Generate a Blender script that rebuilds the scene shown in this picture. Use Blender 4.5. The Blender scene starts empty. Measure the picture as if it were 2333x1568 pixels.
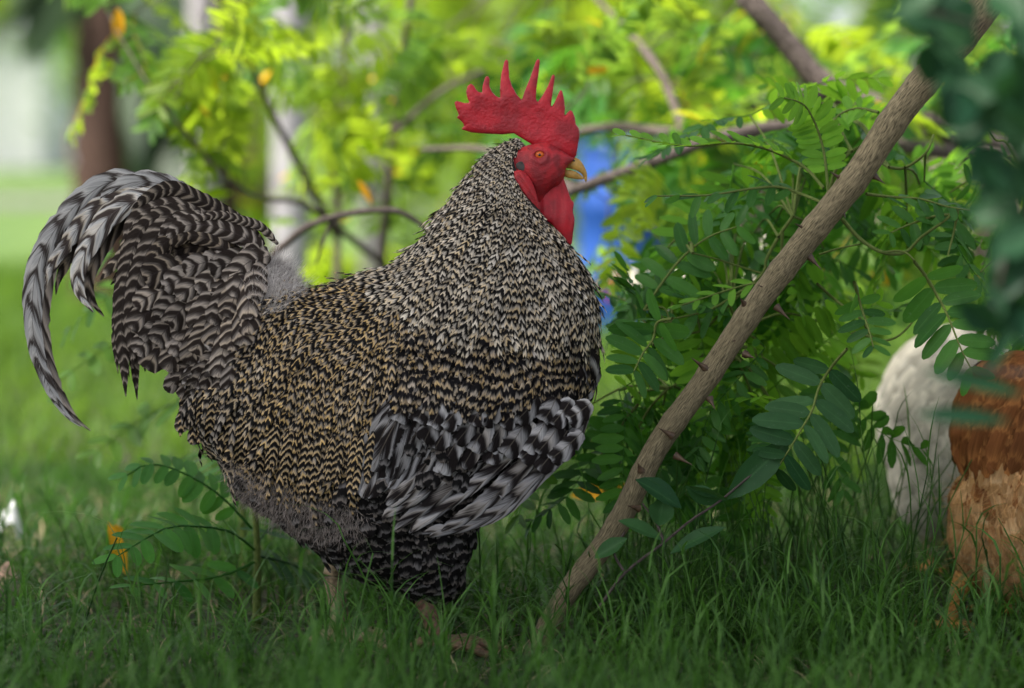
import bpy, math, random
import numpy as np
from mathutils import Vector, Matrix

rng = np.random.default_rng(11)
random.seed(11)
scene = bpy.context.scene
COL = scene.collection

# ------------------------------------------------------------------ camera
CX, HZ, FPX, DIST = 1166.5, 300.0, 6480.6, 3.0      # measured on a 2333 x 1568 view of the photograph
CAM_H = 0.5463
cam_d = bpy.data.cameras.new('camera')
cam = bpy.data.objects.new('camera', cam_d); COL.objects.link(cam)
cam.location = (0, -DIST, CAM_H); cam.rotation_euler = (math.radians(90), 0, 0)
cam_d.lens = 100.0; cam_d.sensor_width = 36.0
cam_d.shift_y = -(784.0 - HZ) / 2333.0
cam_d.clip_start = 0.05; cam_d.clip_end = 600
cam_d.dof.use_dof = True; cam_d.dof.focus_distance = DIST - 0.05; cam_d.dof.aperture_fstop = 2.6
cam_d.dof.aperture_blades = 9
scene.camera = cam

# ------------------------------------------------------------------ light
SUN_EL, SUN_AZ = 56.0, -118.0          # azimuth from +Y (away from the camera) towards +X
world = bpy.data.worlds.new('World'); scene.world = world; world.use_nodes = True
wn = world.node_tree.nodes; wl = world.node_tree.links
sky = wn.new('ShaderNodeTexSky'); sky.sky_type = 'NISHITA'; sky.sun_disc = False
sky.sun_elevation = math.radians(SUN_EL); sky.sun_rotation = math.radians(SUN_AZ)
sky.air_density = 0.6; sky.dust_density = 2.0; sky.ozone_density = 0.3
hs = wn.new('ShaderNodeHueSaturation'); hs.inputs['Saturation'].default_value = .35      # hazy, thinly clouded sky
wl.new(sky.outputs[0], hs.inputs['Color']); wl.new(hs.outputs[0], wn['Background'].inputs[0]); wn['Background'].inputs[1].default_value = 0.10
sd = bpy.data.lights.new('sun', 'SUN'); sd.energy = 4.4; sd.angle = math.radians(14); sd.color = (1, .95, .86)
sun = bpy.data.objects.new('sun', sd); COL.objects.link(sun)
ce, se = math.cos(math.radians(SUN_EL)), math.sin(math.radians(SUN_EL))
sdir = Vector((ce * math.sin(math.radians(SUN_AZ)), ce * math.cos(math.radians(SUN_AZ)), se))
sun.rotation_euler = (-sdir).to_track_quat('-Z', 'Y').to_euler(); sun.location = sdir * 30
scene.view_settings.view_transform = 'Standard'; scene.view_settings.look = 'None'
scene.view_settings.exposure = 1.62; scene.view_settings.gamma = 1
scene.render.engine = 'CYCLES'
scene.cycles.use_denoising = True
scene.cycles.max_bounces = 8; scene.cycles.transparent_max_bounces = 4

# ------------------------------------------------------------------ helpers
def Wp(px, py, Y):
    s = (DIST + Y) / FPX
    return np.array([(px - CX) * s, Y, CAM_H - (py - HZ) * s])

def tag(o, label=None, cat=None, group=None, kind=None):
    if label: o['label'] = label
    if cat: o['category'] = cat
    if group: o['group'] = group
    if kind: o['kind'] = kind
    return o

def thing(name, label, cat, loc=(0, 0, 0), group=None):
    o = bpy.data.objects.new(name, None); COL.objects.link(o)
    o.location = tuple(float(a) for a in loc); o.empty_display_size = .05
    return tag(o, label, cat, group)

def add(name, me, parent=None, mat=None, kind=None, label=None):
    """a mesh given in world coordinates; under an Empty it keeps its world place"""
    if mat is not None and not me.materials: me.materials.append(mat)
    o = bpy.data.objects.new(name, me); COL.objects.link(o)
    if parent is not None:
        o.parent = parent
        if parent.type == 'EMPTY':
            o.matrix_parent_inverse = Matrix.Translation(-Vector(parent.location))
    return tag(o, label=label, kind=kind)

def mesh_np(name, V, F, uv=None, col=None, smooth=True):
    V = np.ascontiguousarray(V, dtype=np.float32).reshape(-1, 3)
    F = np.ascontiguousarray(F, dtype=np.int32)
    n = F.shape[1]
    me = bpy.data.meshes.new(name)
    me.vertices.add(len(V)); me.vertices.foreach_set('co', V.ravel())
    me.loops.add(F.size); me.loops.foreach_set('vertex_index', F.ravel())
    me.polygons.add(len(F))
    me.polygons.foreach_set('loop_start', np.arange(0, F.size, n, dtype=np.int32))
    me.polygons.foreach_set('loop_total', np.full(len(F), n, dtype=np.int32))
    me.polygons.foreach_set('use_smooth', np.full(len(F), smooth))
    if uv is not None:
        l = me.uv_layers.new(name='UVMap')
        l.data.foreach_set('uv', np.ascontiguousarray(np.asarray(uv, dtype=np.float32).reshape(-1, 2)[F.ravel()]).ravel())
    if col is not None:
        a = me.color_attributes.new('fcol', 'FLOAT_COLOR', 'POINT')
        a.data.foreach_set('color', np.ascontiguousarray(np.asarray(col, dtype=np.float32).reshape(-1, 4)).ravel())
    me.update(calc_edges=True)
    return me

class Acc:
    """collects quads"""
    def __init__(s): s.V, s.F, s.U, s.C, s.n = [], [], [], [], 0
    def put(s, V, F, U=None, C=None):
        V = np.asarray(V, float).reshape(-1, 3)
        s.V.append(V); s.F.append(np.asarray(F, int) + s.n)
        s.U.append(np.zeros((len(V), 2)) if U is None else np.asarray(U, float).reshape(-1, 2))
        s.C.append(np.tile([.5, .5, .5, 1.], (len(V), 1)) if C is None else np.asarray(C, float).reshape(-1, 4))
        s.n += len(V)
    def mesh(s, name, smooth=True):
        return mesh_np(name, np.concatenate(s.V), np.concatenate(s.F), np.concatenate(s.U), np.concatenate(s.C), smooth)

def grid_faces(R, C, wrap=False):
    r = np.arange(R - 1)[:, None]; c = np.arange(C if wrap else C - 1)[None, :]
    a = r * C + c; b = r * C + (c + 1) % C
    return np.stack([a, b, b + C, a + C], -1).reshape(-1, 4)

def norm(v): return v / np.maximum(np.linalg.norm(v, axis=-1, keepdims=True), 1e-9)

def resample(pts, n):
    """Catmull-Rom through pts, n points of even arc length"""
    P = np.asarray(pts, float)
    Q = np.vstack([2 * P[0] - P[1], P, 2 * P[-1] - P[-2]])
    out = []
    for i in range(1, len(Q) - 2):
        t = np.linspace(0, 1, 14, endpoint=False)[:, None]
        a, b, c, d = Q[i - 1], Q[i], Q[i + 1], Q[i + 2]
        out.append(.5 * (2 * b + (c - a) * t + (2 * a - 5 * b + 4 * c - d) * t ** 2 + (3 * b - a - 3 * c + d) * t ** 3))
    out = np.vstack(out + [P[-1:]])
    s = np.r_[0, np.cumsum(np.linalg.norm(np.diff(out, axis=0), axis=1))]
    q = np.linspace(0, s[-1], n)
    return np.stack([np.interp(q, s, out[:, k]) for k in range(P.shape[1])], 1)

def tube(acc, pts, rad, sides=8, n=None, C=(.5, .5, .5, 1), vscale=1.0, rough=0.0):
    """swept tube with pointed ends closed by their radius"""
    n = n or max(4, len(pts) * 4)
    P = resample(pts, n)
    r = np.interp(np.linspace(0, 1, n), np.linspace(0, 1, len(rad)), rad)
    if rough: r = r * (1 + rng.normal(0, rough, n))
    T = norm(np.gradient(P, axis=0))
    up = np.array([0, 0, 1.]) if abs(T[0, 2]) < .9 else np.array([0, 1., 0])
    S = norm(np.cross(T, up)); N = np.cross(S, T)
    a = np.linspace(0, 2 * np.pi, sides, endpoint=False)
    ring = P[:, None] + r[:, None, None] * (np.cos(a)[None, :, None] * S[:, None] + np.sin(a)[None, :, None] * N[:, None])
    L = np.r_[0, np.cumsum(np.linalg.norm(np.diff(P, axis=0), axis=1))]
    U = np.stack([np.tile(a / (2 * np.pi), (n, 1)), np.tile(L[:, None] * vscale, (1, sides))], -1)
    acc.put(ring, grid_faces(n, sides, True), U, np.tile(C, (n * sides, 1)))
    return P

# ------------------------------------------------------------------ materials
def new_mat(name):
    m = bpy.data.materials.new(name); m.use_nodes = True
    nt = m.node_tree; b = nt.nodes['Principled BSDF']
    return m, nt, b
class NG:
    def __init__(s, nt): s.nt = nt
    def node(s, t, **kw):
        n = s.nt.nodes.new(t)
        for k, v in kw.items(): setattr(n, k, v)
        return n
    def put(s, sock, v):
        if isinstance(v, bpy.types.NodeSocket): s.nt.links.new(v, sock)
        else:
            if isinstance(v, (tuple, list)) and len(v) == 3 and sock.type == 'RGBA': v = (*v, 1)
            sock.default_value = v
    def math(s, op, a, b=0.0, c=0.0, clamp=False):
        n = s.node('ShaderNodeMath', operation=op, use_clamp=clamp)
        for i, v in enumerate((a, b, c)): s.put(n.inputs[i], v)
        return n.outputs[0]
    def mix(s, f, a, b, mode='MIX'):
        n = s.node('ShaderNodeMix', data_type='RGBA', blend_type=mode)
        s.put(n.inputs[0], f); s.put(n.inputs[6], a); s.put(n.inputs[7], b)
        return n.outputs[2]
    def ramp(s, v, lo, hi, a=0.0, b=1.0, smooth=True):
        n = s.node('ShaderNodeMapRange', interpolation_type='SMOOTHSTEP' if smooth else 'LINEAR')
        s.put(n.inputs[0], v); s.put(n.inputs[1], lo); s.put(n.inputs[2], hi); s.put(n.inputs[3], a); s.put(n.inputs[4], b)
        return n.outputs[0]
    def noise(s, vec, scale, detail=2.0, rough=.5):
        n = s.node('ShaderNodeTexNoise')
        if vec is not None: s.put(n.inputs['Vector'], vec)
        n.inputs['Scale'].default_value = scale; n.inputs['Detail'].default_value = detail; n.inputs['Roughness'].default_value = rough
        return n.outputs['Fac']
    def comb(s, x, y, z):
        n = s.node('ShaderNodeCombineXYZ')
        for i, v in enumerate((x, y, z)): s.put(n.inputs[i], v)
        return n.outputs[0]
    def uv(s):
        n = s.node('ShaderNodeUVMap'); n.uv_map = 'UVMap'
        q = s.node('ShaderNodeSeparateXYZ'); s.nt.links.new(n.outputs[0], q.inputs[0]); return q.outputs[0], q.outputs[1]
    def fcol(s):
        n = s.node('ShaderNodeAttribute'); n.attribute_name = 'fcol'
        q = s.node('ShaderNodeSeparateColor'); s.nt.links.new(n.outputs['Color'], q.inputs[0])
        return q.outputs[0], q.outputs[1], q.outputs[2]
    def pos(s): return s.node('ShaderNodeNewGeometry').outputs['Position']
    def objrand(s): return s.node('ShaderNodeObjectInfo').outputs['Random']
    def bump(s, h, strength, dist, bsdf):
        n = s.node('ShaderNodeBump'); n.inputs['Strength'].default_value = strength; n.inputs['Distance'].default_value = dist
        s.put(n.inputs['Height'], h); s.nt.links.new(n.outputs[0], bsdf.inputs['Normal'])

def plain(name, col, rough=.6, var=.25, scale=40, bump=0.0, spec=.4):
    m, nt, b = new_mat(name); g = NG(nt)
    nz = g.noise(g.pos(), scale, 4)
    c2 = tuple(x * (1 - var) for x in col); c1 = tuple(min(1, x * (1 + var)) for x in col)
    g.put(b.inputs['Base Color'], g.mix(g.ramp(nz, .3, .7), c2, c1))
    b.inputs['Roughness'].default_value = rough; b.inputs['Specular IOR Level'].default_value = spec
    if bump: g.bump(nz, bump, 1.0 / scale, b)
    return m

def feather_mat(name, dark, light, warm, soft=.35, jit=.35, jit2=.4, ax=5.0, streak=1.0, tilt=0.0, drop=.9, rough=.65, shaft=None):
    """bars across the vane: dark, then a streaky rise to a pale warm edge, then a sharp drop; barbs fray the bars"""
    m, nt, b = new_mat(name); g = NG(nt)
    u, cyc = g.uv(); r, duty, wm = g.fcol(); au = g.math('ABSOLUTE', u)
    n1 = g.noise(g.comb(g.math('MULTIPLY_ADD', u, ax, g.math('MULTIPLY', r, 57.0)), g.math('SUBTRACT', g.math('MULTIPLY', cyc, streak), g.math('MULTIPLY', au, tilt)), g.math('MULTIPLY', r, 31.0)), 1.0, 2.0, .6)
    n2 = g.noise(g.comb(g.math('MULTIPLY_ADD', u, .8, g.math('MULTIPLY', r, 91.0)), g.math('MULTIPLY', cyc, .9), g.math('MULTIPLY', r, 13.0)), 1.0, 1.0)
    ph = g.math('ADD', cyc, g.math('ADD', g.math('MULTIPLY', g.math('SUBTRACT', n1, .5), jit), g.math('MULTIPLY', g.math('SUBTRACT', n2, .5), jit2)))
    t = g.math('FRACT', ph)
    lo = g.math('MULTIPLY_ADD', duty, -.72, .72)
    mk = g.math('MULTIPLY', g.ramp(t, lo, g.math('ADD', lo, soft)), g.ramp(t, drop, 1.0, 1.0, 0.0))
    lc = g.mix(g.ramp(t, .45, .92), tuple(x * .62 for x in light), g.mix(wm, light, warm))
    c = g.mix(mk, dark, lc)
    if shaft is not None:
        sh = g.ramp(au, .02, .06, 1.0, 0.0)
        c = g.mix(g.math('MULTIPLY', sh, .7), c, shaft)
    v = g.math('MULTIPLY', g.math('MULTIPLY_ADD', r, .55, .72), g.math('MULTIPLY_ADD', n1, 1.3, .35))
    mul = g.node('ShaderNodeVectorMath', operation='SCALE'); g.put(mul.inputs[0], c); g.put(mul.inputs['Scale'], v)
    g.put(b.inputs['Base Color'], mul.outputs[0])
    b.inputs['Roughness'].default_value = rough; b.inputs['Specular IOR Level'].default_value = .06
    g.bump(n1, .5, .0008, b)
    return m

def leaf_mat(name, col, trans, tw=.45, spots=0.0, rough=.42, yellow=None, span=1.0):
    m, nt, b = new_mat(name); g = NG(nt)
    u, v = g.uv(); r, _, _ = g.fcol(); o = g.objrand()
    rr = g.math('FRACT', g.math('ADD', r, o))
    nz = g.noise(g.pos(), 130, 3)
    mid = g.ramp(g.math('ABSOLUTE', u), .02, .12, 1.0, 0.0)
    lo = tuple(x * (1 - .38 * span) for x in col); hi = (min(1, col[0] * (1 + .55 * span) + .01), min(1, col[1] * (1 + .3 * span)), col[2] * (1 + .1 * span))
    c = g.mix(rr, lo, hi)
    c = g.mix(g.math('MULTIPLY', mid, .35), c, (col[0] * 2 + .03, col[1] * 1.7 + .03, col[2] * 1.6 + .01))
    if spots:
        sp = g.ramp(g.noise(g.pos(), 420, 2), .66, .74)
        c = g.mix(g.math('MULTIPLY', sp, spots), c, (.35, .4, .33))
    if yellow is not None:
        c = g.mix(g.ramp(rr, .986, .990), c, yellow)
    sc = g.node('ShaderNodeVectorMath', operation='SCALE'); g.put(sc.inputs[0], c); g.put(sc.inputs['Scale'], g.math('MULTIPLY_ADD', nz, .5, .75))
    g.put(b.inputs['Base Color'], sc.outputs[0])
    b.inputs['Roughness'].default_value = rough; b.inputs['Specular IOR Level'].default_value = .13
    t = g.node('ShaderNodeBsdfTranslucent')
    tc = g.mix(rr, tuple(x * .7 for x in trans), tuple(min(1, x * 1.25) for x in trans))
    if yellow is not None: tc = g.mix(g.ramp(rr, .986, .990), tc, yellow)
    g.put(t.inputs[0], tc)
    mx = g.node('ShaderNodeMixShader'); mx.inputs[0].default_value = tw
    nt.links.new(b.outputs[0], mx.inputs[1]); nt.links.new(t.outputs[0], mx.inputs[2])
    nt.links.new(mx.outputs[0], nt.nodes['Material Output'].inputs[0])
    return m

def bark_mat(name, c1, c2, su=66.0, sv=46.0, bump=.8):
    m, nt, b = new_mat(name); g = NG(nt)
    u, v = g.uv()
    warp = g.math('MULTIPLY_ADD', g.noise(g.pos(), 55, 2), .9, 0.0)
    # cylinder-mapped streaks that run along the stem
    ang = g.math('MULTIPLY', u, 6.28318)
    vec = g.comb(g.math('MULTIPLY_ADD', g.math('COSINE', ang), su * .16, warp), g.math('MULTIPLY_ADD', g.math('SINE', ang), su * .16, warp), g.math('MULTIPLY', v, sv))
    n = g.noise(vec, 2.6, 4, .6)
    big = g.noise(g.pos(), 22, 3)
    c = g.mix(g.ramp(n, .40, .60), c1, c2)
    c = g.mix(g.math('MULTIPLY', g.ramp(big, .45, .75), .45), c, tuple(x * .6 for x in c2))
    g.put(b.inputs['Base Color'], c); b.inputs['Roughness'].default_value = .8; b.inputs['Specular IOR Level'].default_value = .25
    g.bump(n, bump, .0022, b)
    return m

def skin_mat(name, col, dark, scale=900, bump=.5, rough=.5, mott=60):
    m, nt, b = new_mat(name); g = NG(nt)
    p = g.pos()
    n = g.noise(p, mott, 4); f = g.noise(p, scale, 2)
    vo = g.node('ShaderNodeTexVoronoi'); vo.inputs['Scale'].default_value = scale * .8; g.put(vo.inputs['Vector'], p)
    c = g.mix(g.ramp(n, .35, .68), dark, col)
    c = g.mix(g.ramp(f, .60, .75, 0, .4), c, tuple(min(1, x * 1.3 + .07) for x in col))
    c = g.mix(g.ramp(g.noise(p, mott * 4, 5, .7), .60, .74, 0, .28), c, tuple(x * .5 for x in dark))
    g.put(b.inputs['Base Color'], c); b.inputs['Roughness'].default_value = rough
    b.inputs['Subsurface Weight'].default_value = .12; b.inputs['Subsurface Radius'].default_value = (.006, .002, .001); b.inputs['Subsurface Scale'].default_value = .5
    g.bump(g.math('ADD', g.noise(p, scale * .35, 3, .7), g.math('MULTIPLY', vo.outputs['Distance'], .9)), bump, .003, b)
    return m

M = {}
Q = dict(ax=.9, streak=13, tilt=7.0)
M['hackle'] = feather_mat('barred hackle', (.010, .009, .009), (.60, .53, .45), (.56, .41, .23), soft=.36, jit=.62, jit2=.4)
M['saddle'] = feather_mat('barred saddle', (.009, .008, .008), (.36, .32, .29), (.58, .38, .15), soft=.36, jit=.6, jit2=.45)
M['shoulder'] = feather_mat('dark shoulder', (.009, .008, .009), (.34, .30, .27), (.50, .34, .16), soft=.34, jit=.6, jit2=.4)
M['thigh'] = feather_mat('barred thigh', (.009, .008, .008), (.15, .14, .14), (.16, .12, .09), soft=.45, jit=.5, jit2=.5)
M['grey'] = feather_mat('grey rump feather', (.030, .024, .022), (.36, .33, .32), (.40, .33, .25), soft=.5, jit=.3, jit2=.7, drop=.8, **Q)
M['tail'] = feather_mat('grey barred tail', (.026, .019, .016), (.37, .32, .29), (.45, .34, .23), soft=.55, jit=.35, jit2=1.0, drop=.8, shaft=(.04, .03, .03), **Q)
M['sickle'] = feather_mat('pale sickle', (.050, .038, .034), (.72, .70, .70), (.56, .45, .32), soft=.35, jit=.7, jit2=1.9, drop=.70, shaft=(.10, .08, .08), **Q)
M['wing'] = feather_mat('barred wing quill', (.014, .011, .011), (.45, .435, .45), (.42, .33, .23), soft=.48, jit=.6, jit2=1.9, drop=.58, shaft=(.11, .09, .075), **Q)
M['covert'] = feather_mat('wing covert', (.014, .011, .011), (.44, .425, .44), (.40, .31, .21), soft=.3, jit=.28, jit2=.55, drop=.72, shaft=(.10, .085, .07), **Q)
M['fluff'] = feather_mat('grey down', (.24, .20, .18), (.78, .72, .69), (.19, .135, .10), soft=.5, jit=.2, jit2=.3, rough=.9)
M['under'] = plain('down skin', (.06, .052, .05), .9, .4, 200)
M['comb'] = skin_mat('red comb skin', (.54, .008, .022), (.33, .005, .014), bump=.14, rough=.48)
M['face'] = skin_mat('red face skin', (.48, .014, .024), (.26, .010, .017), scale=1200, bump=.35, mott=90)
M['beak'] = plain('horn beak', (.52, .30, .07), .35, .3, 120)
M['legskin'] = plain('scaly leg', (.26, .19, .11), .55, .4, 260, .4)
M['redleg'] = plain('reddish scaly leg', (.15, .080, .050), .55, .4, 260, .4)
M['iris'] = plain('amber iris', (.66, .13, .012), .15, .4, 900)
M['pupil'] = plain('black pupil', (.004, .004, .004), .06, .1, 10, 0, .8)
M['claw'] = plain('claw horn', (.10, .07, .05), .4, .3, 200)
M['bark'] = bark_mat('thorn stem bark', (.075, .060, .034), (.34, .275, .165))
M['twig'] = bark_mat('grey brown twig', (.05, .038, .034), (.17, .135, .12), 12, 40)
M['palmbark'] = bark_mat('brown palm bark', (.035, .018, .013), (.11, .062, .045), 8, 10)
M['green_stem'] = bark_mat('green stem', (.07, .11, .02), (.16, .20, .05), 10, 60, .3)
M['thorn'] = plain('thorn', (.075, .045, .026), .45, .4, 300)
M['leaf_sharp'] = leaf_mat('green leaflet', (.034, .135, .030), (.15, .42, .03), .36, .2, .38)
M['leaf_young'] = leaf_mat('young leaflet', (.085, .25, .028), (.32, .65, .04), .42, .1, .4)
M['leaf_mid'] = leaf_mat('mid green leaflet', (.055, .15, .03), (.30, .50, .05), .45, .1, yellow=(.75, .42, .02))
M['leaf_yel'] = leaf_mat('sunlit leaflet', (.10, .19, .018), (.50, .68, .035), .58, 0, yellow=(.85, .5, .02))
M['leaf_sapling'] = leaf_mat('sapling leaflet', (.040, .170, .034), (.16, .46, .03), .36, .1, .36)
M['leaf_dark'] = leaf_mat('dark foreground leaf', (.012, .060, .030), (.03, .11, .025), .25, 0)
M['leaf_broad'] = leaf_mat('broad citrus leaf', (.022, .09, .035), (.08, .2, .03), .25, .15)
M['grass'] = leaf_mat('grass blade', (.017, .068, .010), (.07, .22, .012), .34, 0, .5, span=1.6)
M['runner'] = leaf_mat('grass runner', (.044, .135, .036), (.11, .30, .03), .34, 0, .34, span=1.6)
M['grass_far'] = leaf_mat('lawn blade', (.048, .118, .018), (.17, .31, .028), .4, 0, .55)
M['dry'] = plain('dry straw', (.32, .25, .15), .8, .3, 200)

# ------------------------------------------------------------------ inflated outlines (birds)
def pip(poly, x, y):
    inside = np.zeros(x.shape, bool); n = len(poly)
    for i in range(n):
        x1, y1 = poly[i]; x2, y2 = poly[(i + 1) % n]
        if y1 == y2: continue
        c = ((y1 > y) != (y2 > y)) & (x < (x2 - x1) * (y - y1) / (y2 - y1) + x1)
        inside ^= c
    return inside

def nearest(poly, x, y):
    best = np.full(x.shape, 1e18); bx = np.zeros(x.shape); by = np.zeros(x.shape); n = len(poly)
    for i in range(n):
        ax, ay = poly[i]; cx, cy = poly[(i + 1) % n]
        dx, dy = cx - ax, cy - ay; l2 = dx * dx + dy * dy
        if l2 == 0: continue
        t = np.clip(((x - ax) * dx + (y - ay) * dy) / l2, 0, 1)
        qx, qy = ax + t * dx, ay + t * dy; d = (x - qx) ** 2 + (y - qy) ** 2
        k = d < best; best[k] = d[k]; bx[k] = qx[k]; by[k] = qy[k]
    return np.sqrt(best), bx, by

def smooth_poly(poly, n):
    P = np.asarray(poly, float); Q = np.vstack([P, P[:1]])
    return resample(np.vstack([Q]), n)[:-1]

class Inflate:
    """outline in view pixels at depth Y, blown up to a rounded solid: half depth = k*sqrt(f), Laplace f = -2"""
    def __init__(s, poly, Y, k, cell, cap=None, iters=500):
        s.poly = np.asarray(poly, float); s.Y = Y; s.k = k; s.c = cell; s.sc = (DIST + Y) / FPX
        lo = s.poly.min(0) - 6 * cell; hi = s.poly.max(0) + 6 * cell
        s.lo = lo; nx = int((hi[0] - lo[0]) / cell) + 2; ny = int((hi[1] - lo[1]) / cell) + 2
        gx, gy = np.meshgrid(lo[0] + np.arange(nx) * cell, lo[1] + np.arange(ny) * cell)
        s.gx, s.gy = gx, gy
        ins = pip(s.poly, gx, gy); d, bx, by = nearest(s.poly, gx, gy)
        f = np.where(ins, d * d.max() * .8, 0.0)
        ii, jj = np.indices(f.shape); red = ((ii + jj) % 2 == 0) & ins; blk = ((ii + jj) % 2 == 1) & ins
        om = 1.88
        for _ in range(iters):
            for mk in (red, blk):
                nb = np.zeros_like(f); nb[1:-1, 1:-1] = f[:-2, 1:-1] + f[2:, 1:-1] + f[1:-1, :-2] + f[1:-1, 2:]
                new = (nb + 2 * cell * cell) * .25
                f[mk] += om * (new[mk] - f[mk])
        f = np.maximum(f, 0)
        if cap is not None:
            w2 = f * k * k; f = (1 - np.exp(-w2 / cap ** 2)) * cap ** 2 / (k * k)
        s.ins, s.bx, s.by, s.d = ins, bx, by, d
        s.f = np.where(ins, f, -d * 60.0)
        s.fy, s.fx = np.gradient(s.f, cell)
    def samp(s, A, x, y):
        u = np.clip((x - s.lo[0]) / s.c, 0, A.shape[1] - 1.001); v = np.clip((y - s.lo[1]) / s.c, 0, A.shape[0] - 1.001)
        i = u.astype(int); j = v.astype(int); a = u - i; b = v - j
        return (A[j, i] * (1 - a) + A[j, i + 1] * a) * (1 - b) + (A[j + 1, i] * (1 - a) + A[j + 1, i + 1] * a) * b
    def half(s, x, y): return s.k * np.sqrt(np.maximum(s.samp(s.f, np.asarray(x, float), np.asarray(y, float)), 0))
    def grad(s, p):
        k2 = s.k ** 2
        return np.stack([-k2 * s.samp(s.fx, p[:, 0], p[:, 1]), -k2 * s.samp(s.fy, p[:, 0], p[:, 1]), 2 * p[:, 2]], 1)
    def F(s, p): return p[:, 2] ** 2 - s.k ** 2 * s.samp(s.f, p[:, 0], p[:, 1])
    def world(s, p):
        p = np.asarray(p, float)
        return np.stack([(p[..., 0] - CX) * s.sc, s.Y + p[..., 2] * s.sc, CAM_H - (p[..., 1] - HZ) * s.sc], -1)
    def mesh(s, name, disp=None, shift=None):
        ins = s.ins; ny, nx = ins.shape
        cellm = ins[:-1, :-1] | ins[1:, :-1] | ins[:-1, 1:] | ins[1:, 1:]
        used = np.zeros_like(ins); used[:-1, :-1] |= cellm; used[1:, :-1] |= cellm; used[:-1, 1:] |= cellm; used[1:, 1:] |= cellm
        w = s.k * np.sqrt(np.maximum(s.f, 0))
        if disp is not None: w = w + np.where(ins, disp(s.gx, s.gy, w), 0)
        X = np.where(ins, s.gx, s.bx); Yp = np.where(ins, s.gy, s.by)
        idn = -np.ones(ins.shape, int); idn[used] = np.arange(used.sum())
        nn = used.sum(); idf = idn.copy(); idf[ins] = nn + np.arange(ins.sum())
        off = 0 if shift is None else shift(X, Yp)
        Vn = np.stack([X, Yp, -w + off], -1)[used]; Vf = np.stack([X, Yp, w + off], -1)[ins]
        def faces(idx):
            return np.stack([idx[:-1, :-1], idx[:-1, 1:], idx[1:, 1:], idx[1:, :-1]], -1)[cellm]
        V = s.world(np.vstack([Vn, Vf])); Fq = np.vstack([faces(idn)[:, ::-1], faces(idf)])
        return mesh_np(name, V, Fq)

def scatter(infl, region, spacing, side, rngx=rng):
    """points on the outline's inside, denser where the surface turns away"""
    lo = region.min(0); hi = region.max(0)
    area = (hi - lo).prod(); n = int(area / spacing ** 2 * 3.0)
    x = rngx.uniform(lo[0], hi[0], n); y = rngx.uniform(lo[1], hi[1], n)
    ok = pip(region, x, y) & (infl.samp(infl.f, x, y) > 4)
    x, y = x[ok], y[ok]
    p = np.stack([x, y, side * infl.half(x, y)], 1)
    g = norm(infl.grad(p)); dens = 1 / np.clip(np.abs(g[:, 2]), .22, 1)
    keep = rngx.random(len(x)) < dens / 3.0
    return p[keep]

def tract(acc, infl, p, L, Wd, flow, cyc0, per, chev, base=2.0, lift=10.0, R=6, warm=.5, duty=.5, dj=.12, tip=.12, curl=0., blunt=False):
    """small contour feathers that hug the body; all lengths in view pixels"""
    N = len(p); p = p.copy()
    L = np.broadcast_to(L, (N,)) * rng.uniform(.8, 1.2, N); Wd = np.broadcast_to(Wd, (N,)) * rng.uniform(.8, 1.2, N)
    rnd = rng.random(N)
    if blunt: prof = np.interp(np.linspace(0, 1, R), [0, .25, .7, .9, 1], [.5, .95, 1, .75, .25])
    else: prof = np.interp(np.linspace(0, 1, R), [0, .25, .6, .85, 1], [.6, 1, .95, .6, tip])
    ang = rng.normal(0, dj, N) + .16 * np.sin(p[:, 0] / 41 + 1.3 * np.sin(p[:, 1] / 53)) + .10 * np.sin(p[:, 0] / 17 - p[:, 1] / 23)
    cyc0 = cyc0 + .30 * np.sin(p[:, 0] / 63 + p[:, 1] / 47) + .22 * np.sin(p[:, 0] / 29 - p[:, 1] / 37)
    ca, sa = np.cos(ang), np.sin(ang)
    V = np.zeros((N, R, 3, 3)); U = np.zeros((N, R, 3, 2))
    tp = None; lf = lift * (rng.uniform(.4, 1.4, N) + 1.6 * (rng.random(N) < .06))
    for r in range(R):
        n = norm(infl.grad(p))
        d2 = flow(p[:, 0], p[:, 1]); d = np.stack([d2[:, 0] * ca - d2[:, 1] * sa, d2[:, 0] * sa + d2[:, 1] * ca, np.zeros(N)], 1)
        t = norm(d - (d * n).sum(1, keepdims=True) * n)
        if tp is not None: t = norm(.5 * t + .5 * tp)
        tp = t
        b = np.cross(n, t)
        fr = r / (R - 1)
        o = base + lf * fr + curl * fr * fr
        c = p + n * o[:, None]
        hw = (Wd * .5 * prof[r])[:, None]
        V[:, r, 1] = c + n * (hw * .28); V[:, r, 0] = c - b * hw; V[:, r, 2] = c + b * hw
        cy = cyc0 + L * fr / per
        U[:, r, 1] = np.stack([np.zeros(N), cy], 1)
        U[:, r, 0] = np.stack([-np.ones(N), cy - chev * prof[r]], 1); U[:, r, 2] = np.stack([np.ones(N), cy - chev * prof[r]], 1)
        p = p + t * (L / (R - 1))[:, None]
        g = infl.grad(p); F = infl.F(p)
        p = p - .7 * np.clip(F / np.maximum((g * g).sum(1), 1e-3), -.2, .2)[:, None] * g
    Cc = np.zeros((N, R, 3, 4)); Cc[..., 0] = rnd[:, None, None]
    Cc[..., 1] = np.broadcast_to(duty, (N,))[:, None, None]; Cc[..., 2] = np.broadcast_to(warm, (N,))[:, None, None]; Cc[..., 3] = 1
    base_f = grid_faces(R, 3)
    Fq = (np.arange(N)[:, None, None] * (R * 3) + base_f[None]).reshape(-1, 4)
    acc.put(infl.world(V.reshape(-1, 3)), Fq, U, Cc)

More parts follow.
